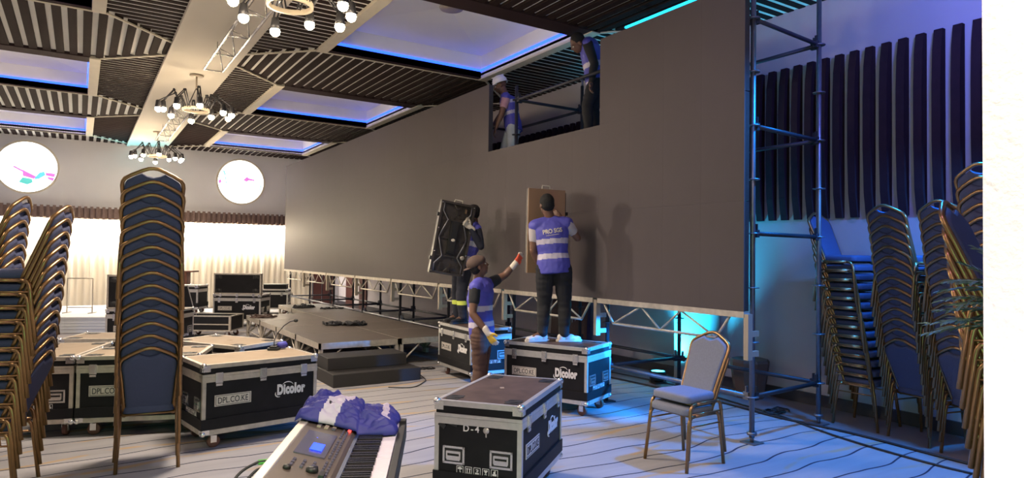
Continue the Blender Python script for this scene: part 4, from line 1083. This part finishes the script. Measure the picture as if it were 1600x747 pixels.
MB().bb(-.25, .25, -.012, .0, -.5, .5).build('display_face', 'led_face_lit', t)
sub = MB().bb(-.245, .245, .0, .05, -.495, .495).build('rear_shell', 'cast_black', t)
MB().tube([(-.055, .02, .5), (-.05, .02, .545), (.05, .02, .545), (.055, .02, .5)], .007).build('handle', 'glove_white', t)
MB().box((.262, .02, .30), (.014, .03, .34)).box((.285, .02, .22), (.03, .03, .04)).build('side_lock', 'black_plastic', t)
MB().tube([(-.04, .01, -.5), (0, .0, -.53), (.05, .01, -.51)], .010).build('bottom_grip', 'glove_white', t)

# ================================================================== CHANDELIERS
def chandelier(x, y, zr, label, arms, drop, cp, power):
    t = thing('chandelier', label, 'chandelier', (x, y, zr), 0, 'chandeliers under the white beam')
    MB().lathe([(.001, 0), (.10, 0), (.11, .015), (.001, .03)], (0, 0, HC-.06-zr), 20).tube([(0, 0, HC-.05-zr), (0, 0, .36)], .014).build('canopy', 'tan_metal', t)
    m = MB(); n = 40
    for q, w_, z0, z1 in ((.20, .013, -.022, .022),):
        rr = [[m.bm.verts.new(((q+a)*math.cos(2*PI*k/n), (q+a)*math.sin(2*PI*k/n), z)) for a, z in ((-w_, z0), (w_, z0), (w_, z1), (-w_, z1))] for k in range(n)]
        for k in range(n):
            for j_ in range(4): m.bm.faces.new((rr[k][j_], rr[(k+1) % n][j_], rr[(k+1) % n][(j_+1) % 4], rr[k][(j_+1) % 4]))
    m.build('ring', 'tan_metal', t)
    h = MB()
    for k in range(4):
        a = PI/4+k*PI/2; h.tube([(0, 0, .37), (.20*math.cos(a), .20*math.sin(a), .0)], .006, 6)
    h.build('hangers', 'steel_dark', t)
    for i in range(arms):
        a = 2*PI*i/arms + .3; ca, sa = math.cos(a), math.sin(a); rr_ = (.56, .50, .60)[i % 3]; zb = (-.02, .02, -.05)[i % 3]; zt = (.26, .32, .22)[i % 3]
        e = (.34*ca, .34*sa, zt); s_ = (.20*ca, .20*sa, .0); tip = (rr_*ca, rr_*sa, zb+.10)
        am = MB(); px_, py_ = -sa*.018, ca*.018
        for s in (-1, 1):
            am.tube([(s_[0]+s*px_, s_[1]+s*py_, s_[2]), (e[0]+s*px_, e[1]+s*py_, e[2])], .009, 6); am.tube([(e[0]+s*px_, e[1]+s*py_, e[2]), (tip[0]+s*px_, tip[1]+s*py_, tip[2])], .009, 6)
        am.lathe([(.001, -.02), (.02, -.02), (.02, .02), (.001, .02)], e, 10, axis=(-sa, ca, 0)).build('arm', 'steel_dark', t)
        lh = MB().lathe([(.020, .11), (.036, .10), (.044, .03), (.052, -.012), (.040, -.016)], (tip[0], tip[1], zb), 14).build('lamp_holder', 'steel_dark', t)
        MB().ell((tip[0], tip[1], zb-.035), (.050, .050, .052), n=14).build('bulb', 'bulb', lh)
        if i == 0: spot('chandelier_light', (x, y, zr-.25), (x+.12, y, 0), 152, 430, (1.0, .86, .72), .9, .45)
        if i % 2 == 0: point('chandelier_light', (x+tip[0]*1.0, y+tip[1], zr+zb-.14), power, WARM, .05)
chandelier(1.60, 6.35, 4.02, 'nearest chandelier of jointed lamp arms, cut by the top edge of the photo', 10, 0, 0, 9)
chandelier(1.57, 12.2, 4.06, 'middle chandelier of jointed lamp arms under the white beam', 10, 0, 0, 9)
chandelier(1.55, 18.6, 4.04, 'farthest chandelier of jointed lamp arms near the back wall', 10, 0, 0, 10)
def truss(y0, y1, label):
    t = thing('lighting_truss', label, 'truss', (1.55, y0, 4.30), 0, 'hanging trusses under the white beam'); L_ = y1-y0; w_ = .125
    ch_ = MB()
    for p in ((-w_, 0), (w_, 0), (0, .21)): ch_.tube([(p[0], 0, p[1]), (p[0], L_, p[1])], .016, 8)
    ch_.build('chords', 'chrome', t)
    n = max(2, round(L_/.9)); b_ = MB()
    for k in range(n+1):
        y = L_*k/n
        b_.tube([(-w_, y, 0), (w_, y, 0)], .010, 6)
        if k < n:
            b_.tube([(-w_, y, 0), (0, y+L_/n/2, .21)], .008, 6).tube([(w_, y, 0), (0, y+L_/n/2, .21)], .008, 6).tube([(0, y+L_/n/2, .21), (-w_, y+L_/n, 0)], .008, 6).tube([(0, y+L_/n/2, .21), (w_, y+L_/n, 0)], .008, 6)
    b_.build('braces', 'chrome', t)
    h = MB()
    for y in (.3, L_-.3): h.tube([(0, y, .21), (0, y, HC-.04-4.30)], .005, 6)
    h.build('suspension_wires', 'steel_dark', t)
    return t
truss(6.75, 10.35, 'hanging triangular truss between the nearest and middle chandelier')
truss(13.6, 17.7, 'hanging triangular truss in front of the farthest chandelier')

# ================================================================== KEYBOARD
KX = V((.45, .89, 0)).normalized(); kc = V((1.085, 2.985, 0)) - KX*.60
kb = thing('digital_keyboard', 'silver brown stage keyboard with lit blue screen in the foreground', 'keyboard', (kc.x, kc.y, .885), math.atan2(KX.y, KX.x))
m = MB()
m.prism([(-.20, .0), (-.20, -.06), (.19, -.06), (.20, -.02), (.20, .075), (.165, .085), (-.02, .040), (-.035, .025), (-.035, 0)], -.62, .62, T=Matrix(((0, 0, 1, 0), (1, 0, 0, 0), (0, 1, 0, 0), (0, 0, 0, 1))))
m.build('body', 'kb_silver', kb)
MB().bb(-.62, .62, .165, .205, .062, .090).build('rear_rail', 'kb_rail', kb, .005)
MB().bb(-.62, .62, -.048, -.034, .004, .032).build('navy_strip', 'kb_navy', kb)
MB().bb(-.625, .625, -.235, -.205, -.06, .014).bb(-.64, -.60, -.235, -.04, -.06, .03).bb(.60, .64, -.235, -.04, -.06, .03).build('key_cheeks', 'black_plastic', kb, .004)
nw = 52; kw = 1.195/nw
for i in range(nw):
    x = -.5975+kw*(i+.5); MB().bb(x-kw*.47, x+kw*.47, -.203, -.05, .0, .020).build('white_key', 'key_white', kb)
for i in range(nw-1):
    if i % 7 in (2, 6): continue
    x = -.5975+kw*(i+1); MB().bb(x-.006, x+.006, -.150, -.05, .020, .032).build('black_key', 'key_black', kb)
def on_panel(x, y): return (x, y, .040 + (y+.02)*(.045/.185))          # sloping top panel
PR = Matrix.Rotation(math.atan2(.045, .185), 3, 'X')
s = MB().box(on_panel(.10, .085), (.30, .115, .008), rot=PR).build('screen_bezel', 'screen_grey', kb)
c0 = V(on_panel(.10, .085)) + V((0, 0, .005))
MB().box(c0 + V((-.055, -.015, 0)), (.085, .045, .002), rot=PR).box(c0 + V((.03, .035, 0)), (.10, .008, .002), rot=Matrix.Rotation(-.6, 3, 'Z') @ PR).build('display_and_streak', 'screen_blue', s)  # the slanted strip is a light streak put in as glowing colour
MB().box(on_panel(-.50, .09), (.26, .12, .006), rot=PR).build('speaker_panel', 'tan_metal', kb)
rnd = random.Random(5)
for r_ in range(2):
    for i in range(26):
        if r_ == 1 and i % 9 == 8: continue
        MB().box(V(on_panel(-.30+.030*i, -.002+.016*r_)) + V((0, 0, .002)), (.020, .008, .006), rot=PR).build('button', 'screen_grey', kb)
for i in range(8):
    for j_ in range(3):
        MB().box(V(on_panel(.33+.03*i*.8, .055+.030*j_)) + V((0, 0, .003)), (.016, .016, .006), rot=PR).build('button', 'tan_metal' if (i+j_) % 3 else 'screen_grey', kb)
for i in range(9): MB().box(V(on_panel(-.12-.03*(i % 3), .050+.035*(i//3))) + V((0, 0, .003)), (.018, .010, .006), rot=PR).build('button', 'screen_grey', kb)
MB().lathe([(.001, 0), (.022, 0), (.020, .016), (.001, .018)], V(on_panel(-.20, .045)), 18).build('dial', 'black_plastic', kb)
MB().lathe([(.001, 0), (.014, 0), (.012, .012), (.001, .014)], V(on_panel(-.22, .125)), 16).build('dial', 'black_plastic', kb)
MB().box(V(on_panel(-.25, .005)) + V((0, 0, .01)), (.05, .016, .02), rot=PR).build('slider', 'black_plastic', kb)
MB().box(V(on_panel(.36, -.008)) + V((0, 0, .004)), (.030, .012, .006), rot=PR).build('lit_button', 'led_red', kb)
ks = thing('keyboard_stand', 'black crossed leg stand under the keyboard', 'keyboard stand', (kc.x, kc.y, 0), math.atan2(KX.y, KX.x))
for x in (-.36, .36):
    MB().tube([(x, -.17, .012), (x, .17, .81)], .015).build('leg', 'black_plastic', ks); MB().tube([(x+.03, .17, .012), (x+.03, -.17, .81)], .015).build('leg', 'black_plastic', ks)
MB().tube([(-.40, .17, .812), (.42, .17, .812)], .012).tube([(-.40, -.17, .812), (.42, -.17, .812)], .012).tube([(-.40, .17, .014), (.42, .17, .014)], .012).tube([(-.40, -.17, .014), (.42, -.17, .014)], .012).build('crossbars', 'black_plastic', ks)
# blue vest thrown over its far end
vm = bpy.data.meshes.new('vest'); nx, ny = 120, 100; vs = []; fc = []
for i in range(nx+1):
    for j_ in range(ny+1):
        u = i/nx; v_ = j_/ny; x = .36+.32*u; y = -.205+.43*v_
        x += .05*noise.noise(V((v_*3.1, .3, 1))) + .05*u*math.sin(v_*PI); y += .03*noise.noise(V((u*3, 5, 2)))
        edge = min(1, 5*min(u, 1-u), 5*min(v_, 1-v_)); bump = .5+.5*noise.noise(V((u*3.2, v_*3.4, 4.4)))
        fold = abs(noise.noise(V((u*9+v_*3, v_*6-u*2, 9)))) + .5*abs(noise.noise(V((u*22, v_*13+u*6, 2))))
        hgt = edge**.5*(.022 + .055*bump + .035*fold + .025*math.sin(PI*v_)*u)
        basez = .022 if y < -.04 else .045+(y+.02)*.25
        if x > .64: basez -= (x-.64)*1.1
        if y > .2: basez -= (y-.2)*.9
        vs.append((x, y, basez + .006 + hgt))
for i in range(nx):
    for j_ in range(ny): a = i*(ny+1)+j_; fc.append((a, a+ny+1, a+ny+2, a+1))
vm.from_pydata(vs, [], fc)
vo = link_mesh('folded_vest', vm, ['vest_dark', 'reflective', 'rubber'], None, True)
for p in vm.polygons:
    u = (p.index//ny)/nx; v_ = (p.index % ny)/ny
    if .60 < v_+.18*u < .76 and u < .97: p.material_index = 1
    if .04 < v_-.1*u < .11 and .3 < u: p.material_index = 1
    if (u-.22)**2*1.6+(v_-.66)**2 < .0011 and (u-.22)**2*1.6+(v_-.66)**2 > .0003: p.material_index = 2
vo.location = kb.location; vo.rotation_euler = kb.rotation_euler
so = vo.modifiers.new('s', 'SOLIDIFY'); so.thickness = .004
tag(vo, 'crumpled blue safety vest with grey band lying over the far end of the keyboard', 'vest')
def cable(name, pts, r, m, label, cat='cable', grp=None, n=8):
    """smooth cable through points"""
    P_ = [V(p) for p in pts]; out = []
    for i in range(len(P_)-1):
        p0, p1, p2, p3 = P_[max(i-1, 0)], P_[i], P_[i+1], P_[min(i+2, len(P_)-1)]
        for k in range(n):
            t_ = k/n; out.append(.5*((2*p1) + (-p0+p2)*t_ + (2*p0-5*p1+4*p2-p3)*t_*t_ + (-p0+3*p1-3*p2+p3)*t_**3))
    out.append(P_[-1]); o = MB().tube(out, r, 6).build(name, m); tag(o, label, cat, grp); return o
kr = lambda x, y, z: tuple(kc + KX*x + V((-KX.y, KX.x, 0))*y + V((0, 0, z)))
o = cable('audio_cable', [kr(-.04, .205, .93), kr(-.06, .27, .93), kr(-.13, .33, .88), kr(-.22, .36, .70), kr(-.30, .33, .45)], .005, 'cable', 'black audio cable with green plug looping out of the back of the keyboard')
MB().tube([kr(-.03, .207, .93), kr(-.05, .262, .93)], .010).build('plug', 'green_plug', o)
cable('audio_cable', [kr(-.10, .205, .92), kr(-.12, .255, .92), kr(-.20, .29, .84), kr(-.26, .28, .6), kr(-.32, .26, .4)], .005, 'cable', 'second black audio cable hanging closer behind the keyboard')

# ================================================================== SMALL THINGS
t = thing('gooseneck_microphone', 'small gooseneck microphone standing on the tan topped flight case', 'microphone', (1.63, 6.80, .7285), -.5)
MB().prism([(-.05, -.06), (.05, -.06), (.06, -.02), (.05, .06), (-.05, .06), (-.06, -.02)], 0, .022).prism([(-.035, -.045), (.035, -.045), (.035, .045), (-.035, .045)], .022, .036).build('base', 'black_plastic', t, .004)
MB().tube([(0, 0, .03), (.0, .0, .09), (.03, .0, .16), (.09, .0, .235), (.15, 0, .277), (.19, 0, .288)], .0045).build('gooseneck', 'steel_dark', t)
MB().ell((.205, 0, .288), (.022, .018, .018)).build('microphone_head', 'rubber', t)
o = MB().tube([(-.045, 0, .035), (-.03, 0, .038), (.035, 0, .040), (.045, 0, .036)], [.018, .032, .034, .020], 14).lathe([(.012, 0), (.026, .002), (.012, .004)], (.046, 0, .036), 14, axis=(1, 0, 0)).build('cloth_roll', 'vest_blue')  # rolled blue cloth beside the microphone
o.location = (1.71, 6.82, .7285); tag(o, 'rolled blue cloth lying beside the microphone on the flight case', 'cloth')
def tangle(name, x, y, z, sx, sy, n, label, cat, seed, r=.008, h=.05, m='cable'):
    rnd = random.Random(seed); mb = MB()
    for k in range(n):
        cx_, cy_ = rnd.uniform(-sx, sx)*.8, rnd.uniform(-sy, sy)*.6; a0 = rnd.uniform(0, 6); q = rnd.uniform(.06, .12)
        mb.tube([(cx_+q*1.2*math.cos(a0+i*.45), cy_+q*.8*math.sin(a0+i*.45), r + h*abs(noise.noise(V((k, i*.3, seed))))*1.6) for i in range(rnd.randint(10, 20))], r, 6)
    o = mb.build(name, m); o.location = (x, y, z); return tag(o, label, cat)
a33 = -.55
o = tangle('cable_bundle', 3.95, 11.45, .421, .36, .16, 26, 'long tangle of black cables lying on the middle of the stage', 'cables', 2, .012, .07); o.rotation_euler = (0, 0, a33)
tangle('cable_bundle', 3.02, 13.5, .421, .16, .10, 8, 'small tangle of brown cables on the far left stage deck', 'cables', 5, .011, .06, 'cap_brown')
tangle('cable_bundle', 4.35, 15.45, .421, .22, .12, 12, 'heap of black cables on the far end of the stage', 'cables', 6, .013, .08)
tangle('cable_bundle', 4.80, 14.9, .421, .22, .10, 6, 'thin black cables on the far stage end close to the LED wall', 'cables', 8, .010, .04)
tangle('cable_bundle', 4.20, 8.95, 0, .25, .12, 5, 'loops of thin black cable on the carpet beside the stair block', 'cables', 11, .006, .02)
cable('floor_cable', [(4.1, 8.9, .008), (3.95, 8.2, .008), (3.8, 7.95, .008), (3.55, 7.75, .008), (3.3, 7.9, .008)], .006, 'cable', 'thin black cable trailing over the carpet in front of the stair block')
cable('floor_cable', [(6.27, 9.5, .012), (6.20, 7.6, .012), (6.28, 6.4, .012), (6.30, 5.2, .012), (6.24, 4.4, .012), (6.30, 3.6, .012), (6.22, 2.6, .012), (6.26, 1.8, .012)], .012, 'cable', 'black cable following the carpet edge along the right wall')
cable('floor_cable', [(6.40, 9.5, .012), (6.52, 7.4, .012), (6.60, 6.2, .012), (6.45, 5.2, .012), (6.36, 4.7, .012), (6.33, 4.45, .012), (6.05, 3.55, .012), (5.95, 2.6, .012), (6.1, 1.9, .012)], .009, 'cable', 'thinner black cable wandering beside the carpet edge')
tangle('cable_bundle', 6.52, 4.55, 0, .14, .16, 5, 'coil of black cable on the bare floor by the rear scaffold pole', 'cables', 13, .008, .02)
# uplight
t = thing('uplight', 'round stage uplight glowing cyan at the foot of the column', 'light', (6.56, 6.45, 0), -.3)
MB().bb(-.09, .09, -.09, .09, 0, .02).build('base', 'black_plastic', t); MB().lathe([(.06, .03), (.095, .05), (.105, .15), (.098, .165), (.06, .14)], (0, 0, 0), 24).build('housing', 'black_plastic', t)
MB().lathe([(.001, .150), (.093, .150), (.093, .158), (.001, .165)], (0, 0, 0), 24).build('lens', 'lens_cyan', t)
MB().box((-.112, 0, .09), (.008, .03, .15)).box((.112, 0, .09), (.008, .03, .15)).build('yoke', 'black_plastic', t)
# carved wooden stool
t = thing('wooden_stool', 'dark faceted wooden stump stool against the right wall behind the scaffold', 'stool', (6.90, 5.25, 0))
MB().lathe([(.17, 0), (.205, .20), (.235, .43), (.225, .45)], (0, 0, 0), 9, smooth=False).build('stump', 'stump', t)
MB().lathe([(.001, .451), (.222, .451), (.215, .463), (.001, .463)], (0, 0, 0), 9, smooth=False).build('seat', 'stump', t)
# dark red board
T = Matrix.Translation((XR-.14, 9.05, 0)) @ Matrix.Rotation(.05, 4, 'Y') @ Matrix(((0, 0, 1, 0), (1, 0, 0, 0), (0, 1, 0, 0), (0, 0, 0, 1)))
pl = [(-.5, 0), (.5, 0), (.5, .82)] + [(.5-.18+.18*math.cos(a), .82+.18*math.sin(a)) for a in (0.4, .8, 1.2, 1.57)] + [(-.5+.18+.18*math.cos(a), .82+.18*math.sin(a)) for a in (1.57, 2.0, 2.4, 2.8)] + [(-.5, .82)]
o = MB().prism(pl, -.03, .03, T=T).build('folded_table', 'maroon'); tag(o, 'dark red board with rounded top leaning on the right wall under the LED wall', 'board')
m = MB()
for y, z, h in ((-.18, .62, .06), (-.10, .60, .08), (-.02, .58, .05), (.12, .50, .06), (.26, .56, .03), (.05, .40, .04)): m.box(T @ V((y, z, -.033)), (.004, .008, h))
m.build('scuff_marks', 'wall_grey', o)
# lectern and thin metal rack near the curtain
t = thing('lectern', 'brown wooden lectern with flat top in front of the curtain', 'lectern', (2.12, 18.0, .321), -.5)
MB().bb(-.14, .14, -.12, .12, 0, .86).build('post', 'lectern_wood', t, .01); MB().bb(-.34, .30, -.2, .2, .86, .895).build('top', 'lectern_wood', t); MB().bb(-.22, .22, -.2, .2, 0, .04).build('base', 'lectern_wood', t)
t = thing('metal_rack', 'thin empty metal frame standing on the low white platform', 'rack', (.02, 17.2, .32), -.55)
m = MB()
m.tube([(-.27, 0, 0), (-.27, 0, .75)], .012, 6).tube([(.27, 0, 0), (.27, 0, .75)], .012, 6).tube([(-.27, 0, .75), (.27, 0, .75)], .012, 6).tube([(-.27, 0, .12), (.27, 0, .12)], .010, 6)
m.build('rails', 'tan_metal', t); MB().tube([(-.27, -.15, .012), (-.27, .15, .012)], .010, 6).tube([(.27, -.15, .012), (.27, .15, .012)], .010, 6).build('feet', 'tan_metal', t)
# feathery plant behind the pillar
t = thing('potted_fern', 'feathery green fern reaching out from behind the white pillar', 'plant', (3.44, 1.05, 0))
MB().lathe([(.13, 0), (.17, .30), (.19, .33), (.16, .33)], (0, 0, 0), 24).build('pot', 'pot', t)
MB().lathe([(.001, .28), (.155, .28), (.15, .29), (.001, .30)], (0, 0, 0), 24).build('soil', 'cap_brown', t)
MB().tube([(0, 0, .29), (.01, .01, .8), (-.01, .03, 1.2), (0, .05, 1.45)], [.016, .014, .012, .008]).build('stem', 'lectern_wood', t)
rnd = random.Random(21)
tips = [(-.34, .40, 1.41), (-.20, .42, 1.46), (-.34, .34, 1.52), (-.21, .37, 1.60), (-.10, .45, 1.55), (-.10, .36, 1.68), (.02, .34, 1.75), (-.35, .28, 1.50), (-.11, .36, 1.40), (-.30, .25, 1.60), (-.25, .45, 1.36), (.1, .3, 1.8), (.2, -.1, 1.6), (-.15, -.2, 1.6)]
for k, tp in enumerate(tips):
    a = V((0, .06, 1.36+.03*(k % 5))); tp = V(tp); mid = a.lerp(tp, .5) + V((0, 0, .10)); m = MB(); pts = []
    for i in range(13):
        q = i/12; pts.append((1-q)**2*a + 2*q*(1-q)*mid + q*q*tp)
    m.tube(pts, [.004-.0025*i/12 for i in range(13)], 5)
    for i in range(2, 13):
        d = (pts[i]-pts[i-1]).normalized(); sd = d.cross(V((0, 0, 1))).normalized()
        for sub in (0, .5):
            p = pts[i-1].lerp(pts[i], sub)
            for s in (-1, 1):
                L_ = .10*(1-.6*abs(i/12-.45)); e = p + (sd*s*.8 + d*.7 + V((0, 0, rnd.uniform(-.25, .15)))).normalized()*L_
                wv = d*.013; m.quad(p-wv*.4, p.lerp(e, .5)-wv + V((0, 0, .004)), e, p.lerp(e, .5)+wv + V((0, 0, .004)))
    m.build('frond', 'leaf', t)

S.collection.children.link(C)
